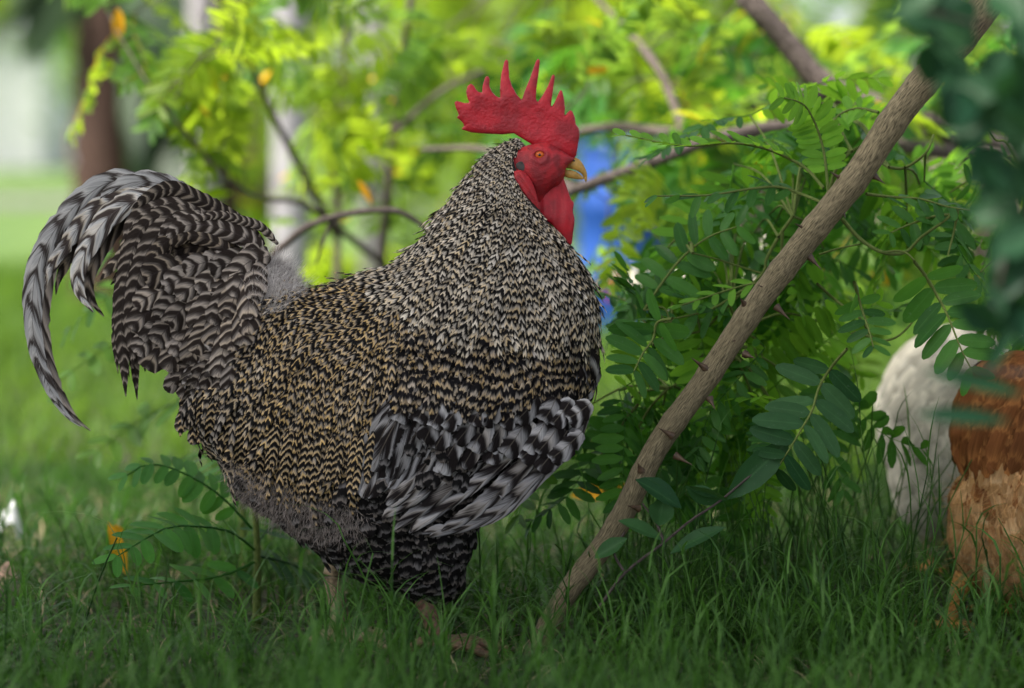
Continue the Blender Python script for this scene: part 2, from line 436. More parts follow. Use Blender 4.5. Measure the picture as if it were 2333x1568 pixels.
def fluff(acc, infl, p, L, flow, warm=.3, duty=.6, spread=.5, wd=1.6, lift=.7):
    """fine down: thin curved strands standing off the surface"""
    N = len(p); R = 4
    n = norm(infl.grad(p)); d2 = flow(p[:, 0], p[:, 1]); d = np.stack([d2[:, 0], d2[:, 1], np.zeros(N)], 1)
    t = norm(d - (d * n).sum(1, keepdims=True) * n + rng.normal(0, spread, (N, 3)))
    L = L * rng.uniform(.6, 1.3, N)
    bend = norm(rng.normal(0, 1, (N, 3)))
    side = norm(np.cross(t, n + .3 * bend))
    V = np.zeros((N, R, 2, 3)); U = np.zeros((N, R, 2, 2))
    for r in range(R):
        fr = r / (R - 1)
        c = p + n * 1.0 + (t * fr + n * lift * fr * (1 - .35 * fr) + bend * .3 * fr * fr) * L[:, None]
        hw = wd * .5 * (1 - .8 * fr)
        V[:, r, 0] = c - side * hw; V[:, r, 1] = c + side * hw
        U[:, r, :, 1] = (rng.random(N) * 3)[:, None] * 0 + fr
    Cc = np.zeros((N, R, 2, 4)); Cc[..., 0] = rng.random(N)[:, None, None]; Cc[..., 1] = duty; Cc[..., 2] = warm; Cc[..., 3] = 1
    Fq = (np.arange(N)[:, None, None] * (R * 2) + grid_faces(R, 2)[None]).reshape(-1, 4)
    acc.put(infl.world(V.reshape(-1, 3)), Fq, U, Cc)

def quill(infl, path, hw, per, chev, depth, warm=.3, duty=.5, R=34, cup=.25, prof=((0, .3), (.12, .8), (.4, 1), (.75, .9), (.92, .55), (1, .06)), ragged=.04, roll=0., side_ratio=(1., 1.), phase=None, split=0.):
    """one large feather along a path of view pixels; depth = function(x, y) or number, in pixels towards the camera (negative)"""
    P2 = resample(path, R); T = norm(np.gradient(P2, axis=0)); B = np.stack([-T[:, 1], T[:, 0]], 1)
    t = np.linspace(0, 1, R); w = hw * np.interp(t, [a for a, _ in prof], [b for _, b in prof])
    dz = depth(P2[:, 0], P2[:, 1], t) if callable(depth) else np.full(R, float(depth))
    cols = np.array([-1, -.55, 0, .55, 1.])
    jl = 1 + rng.normal(0, ragged, (R, 2)); notch = rng.random((R, 2)) < .04; jl[notch] *= .7
    jl = np.clip(jl, .4, 1.25)
    V = np.zeros((R, 5, 3)); U = np.zeros((R, 5, 2))
    arc = np.r_[0, np.cumsum(np.linalg.norm(np.diff(P2, axis=0), axis=1))]
    ph = rng.random() * 5 if phase is None else phase
    for j, c in enumerate(cols):
        k = 0 if c < 0 else 1
        e = c * w * side_ratio[k] * (jl[:, k] if abs(c) == 1 else 1)
        # barbs sweep towards the tip, so the rim trails the shaft
        sweep = abs(c) * w * .35
        q = P2 + B * e[:, None] + T * sweep[:, None] * (abs(c) > .9)
        V[:, j, 0] = q[:, 0]; V[:, j, 1] = q[:, 1]
        V[:, j, 2] = dz + cup * (c * c) * w + roll * c * w
        U[:, j, 0] = c; U[:, j, 1] = ph + arc / per - chev * abs(c) * (w / max(hw, 1e-6)) + (split if c > 0 else 0.)
    r = rng.random()
    Cc = np.tile([r, duty, warm, 1.], (R * 5, 1))
    return mesh_np('feather', infl.world(V.reshape(-1, 3)), grid_faces(R, 5), U, Cc)

def idw_flow(ctrl, power=2.4):
    c = np.asarray(ctrl, float)
    def fn(x, y):
        d = (x[:, None] - c[None, :, 0]) ** 2 + (y[:, None] - c[None, :, 1]) ** 2 + 25
        w = d ** (-power / 2); v = (w[..., None] * norm(c[:, 2:4])[None]).sum(1)
        return norm(v)
    return fn

# ------------------------------------------------------------------ ground and lawn
def soil_mat():
    m, nt, b = new_mat('soil and lawn'); g = NG(nt)
    p = g.pos(); n = g.noise(p, 3.0, 5); f = g.noise(p, 60, 4)
    q = g.node('ShaderNodeSeparateXYZ'); nt.links.new(p, q.inputs[0])
    far = g.ramp(q.outputs[1], 2.0, 6.0)
    near_c = g.mix(g.ramp(n, .4, .65), (.034, .026, .017), (.024, .032, .011))
    far_c = g.mix(g.ramp(n, .35, .65), (.058, .125, .018), (.10, .175, .026))
    c = g.mix(far, near_c, far_c)
    c = g.mix(g.ramp(f, .4, .7, 0, .5), c, (.03, .035, .015))
    g.put(b.inputs['Base Color'], c); b.inputs['Roughness'].default_value = .95; g.bump(f, .8, .02, b)
    return m
gx, gy = np.meshgrid(np.r_[-150, -40, np.linspace(-8, 8, 60), 40, 150], np.r_[-6, np.linspace(-3, 8, 60), 20, 60, 200])
gz = np.where((np.abs(gx) < 9) & (gy < 9), rng.normal(0, .004, gx.shape) - .004, 0)
ground = add('ground', mesh_np('ground', np.stack([gx, gy, gz], -1), grid_faces(*gx.shape)), None, soil_mat()); tag(ground, kind='structure')

def blades(acc, xy, H, Wd, lean, C, R=5, az=None, curve=1.0, z0=None):
    N = len(xy); a = rng.uniform(0, 2 * np.pi, N) if az is None else az
    H = np.broadcast_to(H, (N,)); lean = np.broadcast_to(lean, (N,)); Wd = np.broadcast_to(Wd, (N,))
    d = np.stack([np.cos(a), np.sin(a)], 1); fa = a + np.pi / 2 + rng.normal(0, .5, N); s = np.stack([np.cos(fa), np.sin(fa)], 1)
    V = np.zeros((N, R, 2, 3)); U = np.zeros((N, R, 2, 2))
    for r in range(R):
        t = r / (R - 1)
        h = H * (t - .45 * np.clip(lean, 0, 1.6) * t ** 2.2 * curve); o = H * lean * t ** 1.7
        c = np.stack([xy[:, 0] + d[:, 0] * o, xy[:, 1] + d[:, 1] * o, (0 if z0 is None else z0) + h], 1)
        hw = Wd * .5 * (1 - t ** 1.6 * .92) * (.75 + .25 * min(1, t * 4))
        V[:, r, 0] = c; V[:, r, 1] = c
        V[:, r, 0, :2] -= s * hw[:, None]; V[:, r, 1, :2] += s * hw[:, None]
        U[:, r, 0] = (-1, t); U[:, r, 1] = (1, t)
    Cc = np.ones((N, R, 2, 4)); Cc[..., 0] = C[:, None, None]
    Fq = (np.arange(N)[:, None, None] * (R * 2) + grid_faces(R, 2)[None]).reshape(-1, 4)
    acc.put(V.reshape(-1, 3), Fq, U, Cc)

def wedge(n, d0, d1, margin=.35):
    D = np.sqrt(rng.uniform(d0 ** 2, d1 ** 2, n)); hw = D * (CX / FPX) + margin
    return np.stack([rng.uniform(-1, 1, n) * hw, D - DIST], 1)

def density(xy):
    """bare soil under the hens on the right, thick grass elsewhere"""
    sx = (xy[:, 0] - .36) / .30; sy = (xy[:, 1] - .45) / .40
    bare = np.exp(-(sx ** 2 + sy ** 2) * 1.2)
    n = .5 + .5 * np.sin(xy[:, 0] * 9 + 1.3) * np.sin(xy[:, 1] * 7 + .4)
    return np.clip(1 - .88 * bare, 0, 1) * (.55 + .45 * n)

def lawn():
    a = Acc()
    xy = wedge(40000, 2.15, 4.6); xy = xy[rng.random(len(xy)) < density(xy)]
    n = len(xy); cl = .5 + .5 * np.sin(xy[:, 0] * 5.3 + 2) * np.sin(xy[:, 1] * 4.1)
    H = rng.gamma(5, .0068, n) * (.7 + .6 * cl) + .010
    D = xy[:, 1] + DIST
    H = H * (1 - .68 * np.exp(-((xy[:, 0] + .34) / .19) ** 2 - ((xy[:, 1] - .0) / .22) ** 2)) * (1 - .45 * np.exp(-((xy[:, 0] + .12) / .13) ** 4 - ((xy[:, 1] + .18) / .2) ** 4)) * (1 - .5 * np.exp(-((xy[:, 0] - .03) / .07) ** 2 - ((xy[:, 1] + .12) / .14) ** 2))
    for cx, cy, w, k in ((-.16, -.72, .07, 1.3), (-.05, -.62, .06, 1.2), (-.30, -.62, .06, .8), (.20, -.68, .07, 1.1), (-.10, -.33, .10, .9), (-.19, -.30, .06, 1.0), (.38, -.6, .08, .8)):
        H = H * (1 + k * np.exp(-((xy[:, 0] - cx) / w) ** 2 - ((xy[:, 1] - cy) / .16) ** 2))
    blades(a, xy, H, rng.uniform(.0016, .0042, n), rng.uniform(.3, 2.2, n), rng.random(n))
    add('grass', a.mesh('grass'), None, M['grass'], 'stuff', 'short green lawn grass round the birds\' feet')
    bpy.context.scene.objects['grass']['category'] = 'grass'
    a = Acc()     # taller runners with pairs of stiff blades
    st = np.vstack([wedge(1500, 2.35, 3.6, .2), np.stack([rng.uniform(.10, .44, 260), rng.uniform(-.2, .3, 260)], 1), np.stack([rng.uniform(-.22, .05, 60), rng.uniform(-.55, -.15, 60)], 1), np.stack([rng.uniform(-.5, -.1, 90), rng.uniform(-.3, .1, 90)], 1)])
    keep = ~((st[:, 0] > -.50) & (st[:, 0] < -.20) & (st[:, 1] > -.14) & (st[:, 1] < .22) & (rng.random(len(st)) < .8)) & ~((np.hypot((st[:, 0] - .03) / .05, (st[:, 1] + .12) / .14) < 1) & (rng.random(len(st)) < .7)) & ~((st[:, 0] > -.25) & (st[:, 0] < .0) & (st[:, 1] > -.45) & (st[:, 1] < 0) & (rng.random(len(st)) < .6))
    for x, y in st[keep]:
        h = random.uniform(.025, .075) if random.random() < .8 else random.uniform(.07, .135); az = random.uniform(0, 6.28); ln = random.uniform(0, .5)
        P = np.array([[x + math.cos(az) * ln * h * t ** 1.5, y + math.sin(az) * ln * h * t ** 1.5, h * t] for t in np.linspace(0, 1, 5)])
        tube(a, P, [.0012, .0008], 4, 6, (random.random(), .5, .5, 1))
        k = random.randint(4, 8); q = resample(P, k)
        aa = az + random.uniform(-1, 1)
        for i in range(1, k):
            sgn = 1 if i % 2 else -1
            l = random.uniform(.035, .10) * (1.1 - .4 * i / k)
            blades(a, q[i:i + 1, :2], l, random.uniform(.0018, .0034), random.uniform(.4, 1.6), np.array([random.random()]), 5, np.array([aa + (0 if sgn > 0 else math.pi) + random.uniform(-.4, .4)]), 1, q[i:i + 1, 2])
    for _ in range(95):
        x, y = rng.uniform(.10, .46), rng.uniform(-.02, .32); h = rng.uniform(.10, .24); az = rng.uniform(0, 6.28); ln = rng.uniform(.05, .5)
        P = np.array([[x + math.cos(az) * ln * h * t ** 1.6, y + math.sin(az) * ln * h * t ** 1.6, h * t] for t in np.linspace(0, 1, 5)])
        tube(a, P, [.0011, .0006], 4, 7, (rng.random(), .5, .5, 1)); q = resample(P, 6)
        for i in (2, 3, 4, 5):
            blades(a, q[i:i + 1, :2], rng.uniform(.05, .11), rng.uniform(.0014, .0026), rng.uniform(.2, .9), rng.random(1), 5, np.array([az + i * 2.4]), 1, q[i:i + 1, 2])
    for px, D, nb, hh in ((300, 2.45, 30, .10), (540, 2.35, 45, .125), (700, 2.3, 60, .145), (770, 2.36, 60, .14), (830, 2.5, 26, .115), (990, 2.45, 30, .12), (1350, 2.5, 30, .11), (1500, 2.4, 45, .125), (1660, 2.3, 50, .135), (1900, 2.45, 40, .11), (2150, 2.4, 40, .12), (900, 2.72, 14, .12), (1010, 2.78, 16, .15)):
        xy = np.stack([rng.normal((px - CX) * D / FPX, .018, nb), rng.normal(D - DIST, .03, nb)], 1)
        blades(a, xy, hh * rng.uniform(.55, 1.15, nb), rng.uniform(.0022, .0042, nb), rng.uniform(.1, .9, nb), rng.random(nb), 6)
    add('tall_grass', a.mesh('tall_grass'), None, M['runner'], 'stuff', 'taller green grass runners with stiff paired blades')
    bpy.context.scene.objects['tall_grass']['category'] = 'grass'
    a = Acc()
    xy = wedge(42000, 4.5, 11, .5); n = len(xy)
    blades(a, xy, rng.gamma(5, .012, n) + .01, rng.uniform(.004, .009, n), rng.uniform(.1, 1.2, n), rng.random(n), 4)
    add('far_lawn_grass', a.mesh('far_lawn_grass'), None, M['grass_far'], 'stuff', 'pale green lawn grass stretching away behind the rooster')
    bpy.context.scene.objects['far_lawn_grass']['category'] = 'grass'
    a = Acc()
    xy = wedge(2600, 2.2, 4.2); n = len(xy)
    blades(a, xy, rng.uniform(.02, .07, n), rng.uniform(.001, .0022, n), rng.uniform(.8, 1.8, n), rng.random(n))
    add('dry_grass', a.mesh('dry_grass'), None, M['dry'], 'stuff', 'thin straw coloured dead blades among the green grass')
    bpy.context.scene.objects['dry_grass']['category'] = 'grass'
lawn()

# ------------------------------------------------------------------ the rooster
def Z1(p): return [(972.1 + x * .31, 109.4 + y * .31) for x, y in p]
def Z2(p): return [(30.4 + x * .4261, 352.4 + y * .4261) for x, y in p]
def Z3(p): return [(516.4 + x * .3906, 577.2 + y * .3906) for x, y in p]

def rooster():
    root = thing('rooster', 'barred black and cream rooster with upright red comb standing in the grass', 'rooster', (-.12, 0, 0))
    body_poly = smooth_poly([(1180, 318), (1125, 350), (1090, 385), (1052, 435), (1012, 495), (975, 548), (925, 595), (875, 622), (820, 640), (750, 662), (690, 672),
        (640, 620), (585, 610), (520, 640), (455, 715), (425, 800), (430, 880), (445, 950), (480, 1005), (530, 1050), (548, 1105), (585, 1145), (655, 1185),
        (725, 1240), (785, 1290), (850, 1315), (905, 1325), (945, 1362), (1000, 1368), (1038, 1330), (1060, 1260), (1085, 1185), (1140, 1120), (1210, 1045), (1275, 970), (1320, 900),
        (1345, 835), (1352, 765), (1345, 695), (1318, 620), (1280, 558), (1250, 506), (1226, 466), (1206, 434), (1198, 400), (1198, 370), (1194, 345), (1190, 326)], 320)
    B = Inflate(body_poly, 0.0, .74, 7, iters=700)
    add('body', B.mesh('body'), root, M['under'])
    ctrl = [(1120, 370, -.7, .7), (1000, 510, -.65, .75), (900, 600, -.85, .5), (1200, 420, .1, 1), (1100, 520, -.25, .97), (1260, 520, .45, .9), (1340, 640, .3, .95), (1200, 650, 0, 1), (1050, 650, -.35, .93), (1360, 750, .05, 1),
        (1180, 340, -.6, .4), (1160, 400, -.2, .97), (960, 640, -.6, .8),
        (1000, 770, -.1, 1), (1150, 780, 0, 1), (1300, 800, -.05, 1), (1000, 870, -.15, 1), (1200, 870, -.1, 1), (1340, 880, -.3, .95),
        (880, 640, -.9, .4), (780, 660, -.95, .3), (700, 690, -.85, .55), (900, 720, -.6, .8), (800, 760, -.7, .7), (650, 780, -.5, .87), (880, 850, -.25, .97), (750, 880, -.3, .95),
        (600, 900, -.25, .97), (800, 1000, -.15, 1), (650, 1020, -.1, 1), (520, 700, -.6, .8), (450, 800, -.5, .85), (470, 950, -.5, .85),
        (550, 1100, -.6, .8), (620, 1150, -.3, 1), (800, 1200, .3, .95), (1000, 1200, -.1, 1), (1000, 1300, 0, 1), (900, 1280, .1, 1), (1100, 1100, -.3, 1), (750, 1250, .4, .9), (1250, 1020, -.6, .8)]
    flow = idw_flow(ctrl)
    neck = np.array([(1120, 300), (1235, 295), (1236, 312), (1200, 330), (1172, 345), (1162, 372), (1166, 400), (1186, 440), (1226, 496), (1290, 540), (1420, 600), (1420, 760), (1340, 778), (1290, 745), (1210, 772), (1150, 740), (1060, 750), (1010, 722), (935, 690), (870, 650), (830, 600)], float)
    shoulder = np.array([(930, 690), (1010, 715), (1060, 745), (1150, 735), (1210, 765), (1290, 740), (1340, 770), (1420, 745), (1420, 850), (1300, 865), (1200, 890), (1100, 895), (960, 860), (890, 850), (930, 760)], float)
    saddle = np.array([(940, 690), (935, 760), (900, 850), (860, 950), (835, 1045), (760, 1060), (640, 1050), (520, 1045), (420, 1020), (395, 900), (545, 830), (590, 730), (670, 655), (845, 590), (880, 645)], float)
    rump = np.array([(670, 655), (590, 730), (545, 830), (395, 900), (395, 600), (660, 540)], float)
    lower = np.array([(420, 1020), (520, 1045), (640, 1050), (760, 1060), (835, 1045), (860, 950), (900, 850), (960, 860), (1100, 895), (1300, 865), (1420, 850), (1300, 1100), (1100, 1400), (820, 1400), (500, 1200)], float)
    tr = {k: Acc() for k in ('hackle', 'shoulder', 'saddle', 'thigh', 'rump', 'fluff')}
    for side in (-1, 1):
        f = 1.0 if side < 0 else 1.5
        # lower and belly feathers
        p = scatter(B, lower, 13 * f, side)
        per = 25.0; q = p
        cy = (q[:, 1] + .15 * q[:, 0]) / per + rng.normal(0, .18, len(q))
        tract(tr['thigh'], B, q, 52, 34, flow, cy, per, .38, 2, 9, 6, warm=rng.uniform(0, .6, len(q)), duty=rng.uniform(.30, .5, len(q)), blunt=True, dj=.25)
        # rump, later hidden by tail coverts
        p = scatter(B, rump, 15 * f, side)
        tract(tr['rump'], B, p, 55, 36, flow, p[:, 1] / 24 + rng.normal(0, .3, len(p)), 24, .3, 2, 8, 6, warm=rng.uniform(0, .4, len(p)), duty=rng.uniform(.4, .6, len(p)), blunt=True, dj=.3)
        # saddle
        p = scatter(B, saddle, 9.5 * f, side)
        d = np.hypot(p[:, 0] - 985, (p[:, 1] - 560)); per = 21.5
        cy = d / per + rng.normal(0, .14, len(p))
        low = np.clip((p[:, 1] - 880) / 150, 0, 1); left = np.clip((640 - p[:, 0]) / 150, 0, 1)
        Ls = 62 + 60 * low * rng.random(len(p))
        tract(tr['saddle'], B, p, Ls, 17 + 9 * left, flow, cy, per * (1 + .12 * left), .62, 4, 11, 8, warm=np.clip(rng.normal(.78, .2, len(p)) - .5 * left, 0, 1), duty=np.clip(rng.normal(.50, .12, len(p)), 0, 1), dj=.2, tip=.08)
        # shoulder
        p = scatter(B, shoulder, 8.5 * f, side)
        per = 26.0; cy = (p[:, 1] - .06 * p[:, 0] + 7 * np.sin(p[:, 0] / 47) + 5 * np.sin(p[:, 0] / 19 + p[:, 1] / 31)) / per + rng.normal(0, .13, len(p))
        tract(tr['shoulder'], B, p, 48, 15, flow, cy, per, .3, 6, 10, 6, warm=np.clip(rng.normal(.7, .25, len(p)), 0, 1), duty=np.clip(rng.normal(.44, .1, len(p)), 0, 1), dj=.18, tip=.25)
        top = np.array([(925, 830), (1000, 842), (1150, 850), (1290, 838), (1345, 842), (1330, 872), (1250, 892), (1180, 884), (1100, 902), (1020, 886), (950, 884), (905, 880)], float)
        p = scatter(B, top, 11 * f, side)
        tract(tr['shoulder'], B, p, 44, 15, flow, (p[:, 1] - .06 * p[:, 0] + 7 * np.sin(p[:, 0] / 47)) / per + rng.normal(0, .2, len(p)), per, .3, 26 if side < 0 else 6, 9, 6, warm=np.clip(rng.normal(.6, .25, len(p)), 0, 1), duty=np.clip(rng.normal(.42, .1, len(p)), 0, 1), dj=.22, tip=.25)
        # neck hackle
        p = scatter(B, neck, 9.2 * f, side)
        d = np.hypot(p[:, 0] - 1200, p[:, 1] - 300)
        per = 10.5 + .030 * d; cy = np.log(10.5 + .030 * d) / .030 + rng.normal(0, .12, len(p))
        grow = np.clip(d / 260, .26, 1.0)
        tract(tr['hackle'], B, p, 62 * grow, 18 * np.clip(d / 240, .5, 1), flow, cy, per, .62, 5 * grow, 11, 8, warm=np.clip(rng.normal(.5, .28, len(p)), 0, 1), duty=np.clip(rng.normal(.60, .12, len(p)), 0, 1), dj=.16, tip=.1)
        crown = np.array([(1120, 300), (1240, 296), (1236, 316), (1200, 334), (1172, 348), (1164, 375), (1168, 402), (1190, 442), (1232, 500), (1180, 500), (1090, 420)], float)
        p = scatter(B, crown, 5.0 * f, side); d = np.hypot(p[:, 0] - 1200, p[:, 1] - 300)
        tract(tr['hackle'], B, p, 18 + d * .06, 8 + d * .02, flow, np.log(10.5 + .030 * d) / .030 + rng.normal(0, .15, len(p)), 10.5 + .030 * d, .5, 4, 6, 6, warm=np.clip(rng.normal(.35, .25, len(p)), 0, 1), duty=np.clip(rng.normal(.62, .1, len(p)), 0, 1), dj=.2)
        # down at the tail root and under the vent
        def puff(poly, n, L, warm, duty, fl, lift=.8):
            poly = np.array(poly, float); lo, hi = poly.min(0), poly.max(0)
            x = rng.uniform(lo[0], hi[0], n * 3); y = rng.uniform(lo[1], hi[1], n * 3)
            ok = pip(poly, x, y) & (B.samp(B.f, x, y) > -600); x, y = x[ok][:n], y[ok][:n]
            pp = np.stack([x, y, side * np.maximum(B.half(x, y), 3)], 1)
            fluff(tr['fluff'], B, pp, L, fl, warm, duty, .55, 1.0, lift)
        upl = lambda x, y: norm(np.stack([.35 + 0 * x, -.9 + 0 * x], 1))
        puff([(575, 600), (625, 585), (672, 640), (690, 672), (640, 720), (590, 720)], int(5000 / f), 30, .0, .85, upl, .7)
        puff([(515, 1020), (600, 1030), (690, 1085), (800, 1110), (850, 1150), (800, 1200), (720, 1200), (650, 1190), (560, 1130), (520, 1070)], int(9000 / f), 32, .85, .45, flow, .36)
    for nm, key, mt in (('thigh_feathers', 'thigh', 'thigh'), ('rump_feathers', 'rump', 'grey'), ('saddle_feathers', 'saddle', 'saddle'), ('shoulder_feathers', 'shoulder', 'shoulder'), ('neck_feathers', 'hackle', 'hackle'), ('down', 'fluff', 'fluff')):
        add(nm, tr[key].mesh(nm), root, M[mt], 'stuff')

    # ---- tail
    def tq(path, hw, per, chev, dep, **kw):
        o = add('tail_feather', quill(B, Z2(path), hw * .4261, per, chev, dep, **kw), root, M[kw.pop('m', 'tail')] if False else M['tail'])
        return o
    lng = ((0, .4), (.1, .8), (.3, 1), (.6, .85), (.85, .5), (1, .05))
    T = [([(1000, 260), (820, 160), (650, 135), (500, 155), (380, 235), (270, 345), (190, 465), (130, 605), (108, 755), (108, 900), (130, 1050), (180, 1200), (240, 1320), (300, 1400), (365, 1450)], 66, 74, 1.15, -14, dict(warm=.2, duty=.95, prof=lng, R=64, split=.45)),
        ([(1000, 300), (850, 230), (700, 210), (560, 230), (450, 290), (360, 380), (290, 480), (230, 560), (190, 650), (178, 720)], 62, 56, 1.1, -20, dict(warm=.85, duty=.7, prof=lng, R=50, split=.4)),
        ([(980, 300), (830, 240), (650, 250), (520, 330), (430, 450), (370, 570), (350, 660), (370, 750), (435, 838)], 66, 52, 1.1, -26, dict(warm=.6, duty=.75, prof=lng, R=50, split=.35)),
        ([(1000, 330), (800, 270), (700, 300), (640, 410), (600, 520), (530, 600), (472, 668)], 40, 30, .5, -24, dict(warm=.7, duty=.5, R=40)),
        ([(1000, 340), (850, 300), (720, 330), (640, 450), (590, 650), (565, 850), (555, 1000), (570, 1165)], 42, 26, .5, -30, dict(warm=.5, duty=.42, prof=lng, R=56)),
        ([(1050, 360), (900, 310), (780, 325), (690, 410), (640, 540), (605, 720), (590, 900), (600, 1100), (613, 1285)], 60, 27, .55, -36, dict(warm=.4, duty=.42, prof=lng, R=60)),
        ([(1100, 430), (980, 355), (860, 365), (770, 440), (710, 560), (665, 720), (640, 900), (645, 1010), (655, 1135)], 64, 30, .55, -42, dict(warm=.3, duty=.45, prof=lng, R=56)),
        ([(1350, 480), (1250, 385), (1130, 305), (1000, 235), (870, 180), (760, 205), (640, 290)], 44, 21, .5, -34, dict(warm=.5, duty=.45, R=46)),
        ([(1380, 560), (1260, 450), (1120, 390), (1000, 370), (900, 385), (830, 440)], 60, 26, .5, -48, dict(warm=.15, duty=.5, R=40)),
        ([(1300, 500), (1180, 410), (1060, 360), (940, 345), (860, 370), (790, 430)], 56, 28, .5, -44, dict(warm=.2, duty=.48, R=40)),
        ([(1425, 475), (1335, 385), (1225, 345), (1100, 320), (985, 348)], 27, 15, .5, -52, dict(warm=.35, duty=.55, R=36)),
        ([(1200, 560), (1100, 470), (1000, 430), (900, 430), (820, 470), (745, 560), (720, 625)], 50, 24, .5, -46, dict(warm=.75, duty=.42, R=40)),
        ([(1200, 540), (1080, 460), (960, 430), (870, 460), (800, 530), (770, 600)], 40, 20, .5, -40, dict(warm=.9, duty=.3, R=36)),
        ([(1150, 420), (1020, 330), (900, 290), (790, 300), (690, 360), (630, 470)], 58, 26, .5, -33, dict(warm=.3, duty=.45, R=40)),
        ([(1250, 430), (1120, 350), (980, 300), (860, 270), (740, 280), (650, 350), (600, 450)], 50, 30, .5, -31, dict(warm=.3, duty=.45, R=40)),
        ([(1050, 300), (900, 200), (760, 150), (640, 150), (540, 190), (470, 240)], 58, 62, 1.0, -18, dict(warm=.1, duty=.9, R=40)),
        ([(1000, 300), (800, 210), (640, 190), (500, 230), (400, 320), (320, 430), (260, 540), (215, 640)], 50, 56, 1.0, -8, dict(warm=.7, duty=.45, prof=lng, R=46))]
    for path, hw, per, ch, dep, kw in T:
        add('tail_feather', quill(B, Z2(path), hw * .4261, per, ch, dep, **kw), root, M['sickle' if per > 40 else 'tail'])
    for path, hw in (([(1250, 560), (1080, 500), (920, 500), (800, 560), (740, 640)], 80), ([(1250, 620), (1050, 560), (900, 560), (790, 640)], 80), ([(1200, 480), (1050, 430), (900, 450), (780, 520)], 70)):
        add('tail_feather', quill(B, Z2(path), hw * .4261, 30, .5, -4.0, warm=.9, duty=.35, R=34), root, M['tail'])
    for path, hw, per, ch, dep, kw in T[:7]:      # the far half of the tail, a little lower
        add('tail_feather', quill(B, [(x + 16, y + 14) for x, y in Z2(path)], hw * .38, per, ch, 24 - dep * .4, **dict(kw, cup=-.25)), root, M['tail'])
    # rounded coverts over the tail root
    ends = [(700, 660), (672, 790), (655, 910), (690, 985), (668, 1045), (725, 1112), (830, 1142), (770, 1010), (850, 900), (905, 985), (880, 1205), (950, 1100), (1000, 950), (1100, 1010), (1180, 860),
            (1150, 1160), (1040, 1210), (1250, 1000), (980, 720), (900, 770), (820, 710), (1080, 760), (1180, 1010), (1280, 850), (1330, 740), (1050, 620), (930, 620), (780, 860), (960, 860), (1090, 880), (1220, 760), (1150, 680), (1000, 1050), (860, 1060), (1290, 940),
            (830, 1240), (900, 1300), (960, 1260), (1030, 1330), (1110, 1280), (930, 1390), (1000, 1440), (900, 1480), (1100, 1430), (1180, 1350), (1200, 1230), (950, 1530), (1050, 1540)]
    ends.sort(key=lambda e: -(1290 - e[0]) ** 2 - (e[1] - 560) ** 2)
    for i, e in enumerate(ends):
        e = np.array(e, float) + rng.normal(0, 10, 2); b0 = np.array([1300., 590. if e[1] < 1200 else 900.])
        st = e + (b0 - e) / np.linalg.norm(b0 - e) * rng.uniform(230, 300)
        mid = (st + e) / 2 + np.array([-8., -34.])
        hw = rng.uniform(58, 84) if e[1] < 1200 else rng.uniform(40, 56)
        dep = lambda x, y, t, i=i: -np.maximum(B.half(x, y) * .92, 26) - 8 - i * .75 - 10 * t
        add('tail_covert', quill(B, Z2([st, mid, e]), hw * .4261, rng.uniform(20, 32), rng.uniform(.45, .8), dep, warm=rng.uniform(.1, .7), duty=rng.uniform(.5, .8), R=26, prof=((0, .5), (.3, 1), (.75, 1), (.92, .7), (1, .15)), ragged=.03, cup=.10, split=rng.uniform(-.2, .2)), root, M['tail'])
    # pendent saddle hackles that hang over the down
    for cx, y0, y1 in ((660, 960, 1085), (700, 980, 1098), (728, 985, 1112), (752, 970, 1070), (782, 980, 1078), (815, 970, 1100), (600, 950, 1072), (560, 930, 1060), (520, 930, 1060), (840, 960, 1085), (640, 950, 1060), (480, 900, 1020), (450, 880, 1010), (425, 860, 985)):
        for k in range(2):
            x = cx + rng.normal(0, 7)
            dep = lambda xx, yy, t: -np.maximum(B.half(xx, np.minimum(yy, 1070)), 20) - 20 - 8 * t
            add('saddle_hackle', quill(B, [(x + 12, y0), (x + 3, (y0 + y1) / 2), (x - rng.uniform(0, 8), y1 + rng.normal(0, 8))], 10, 17, .5, dep, warm=.75, duty=.42, R=20, ragged=.06), root, M['saddle'])

    # ---- wing
    def wdep(off):
        return lambda x, y, t: -np.maximum(B.half(np.minimum(x, 1300), np.minimum(y, 1060)), 150 - .10 * np.maximum(x - 1150, 0)) - off - 5 * t
    long = ((0, .35), (.12, .8), (.5, 1), (.85, .8), (.96, .45), (1, .08))
    prim = [([(1345, 915), (1300, 1000), (1215, 1085), (1140, 1150), (1060, 1178), (968, 1190)], 26, .75, (.5, 1.0)),
            ([(1320, 950), (1260, 1030), (1180, 1110), (1090, 1170), (985, 1196)], 24, .7, (.5, 1.)),
            ([(1290, 930), (1230, 1010), (1150, 1090), (1080, 1150), (1010, 1185)], 26, .6, (.6, 1.)),
            ([(1250, 950), (1180, 1010), (1100, 1080), (1030, 1130), (940, 1188)], 26, .5, (.35, 1.)),
            ([(1210, 950), (1150, 1000), (1070, 1060), (1000, 1120), (905, 1182)], 26, .5, (.35, 1.)),
            ([(1200, 930), (1120, 990), (1040, 1050), (960, 1110), (880, 1155)], 28, .45, (.4, 1.)),
            ([(1160, 920), (1080, 980), (1010, 1040), (950, 1095), (900, 1130)], 28, .45, (.5, 1.)),
            ([(1110, 910), (1040, 970), (980, 1030), (930, 1090), (890, 1125)], 28, .45, (.6, 1.))]
    for i, (pt, hw, du, sr) in enumerate(prim):
        add('primary_feather', quill(B, pt, hw, 75, .4, wdep(3 + i * 1.2), warm=.45, duty=du + .3, R=44, prof=long, ragged=.04, cup=.12, side_ratio=sr), root, M['wing'])
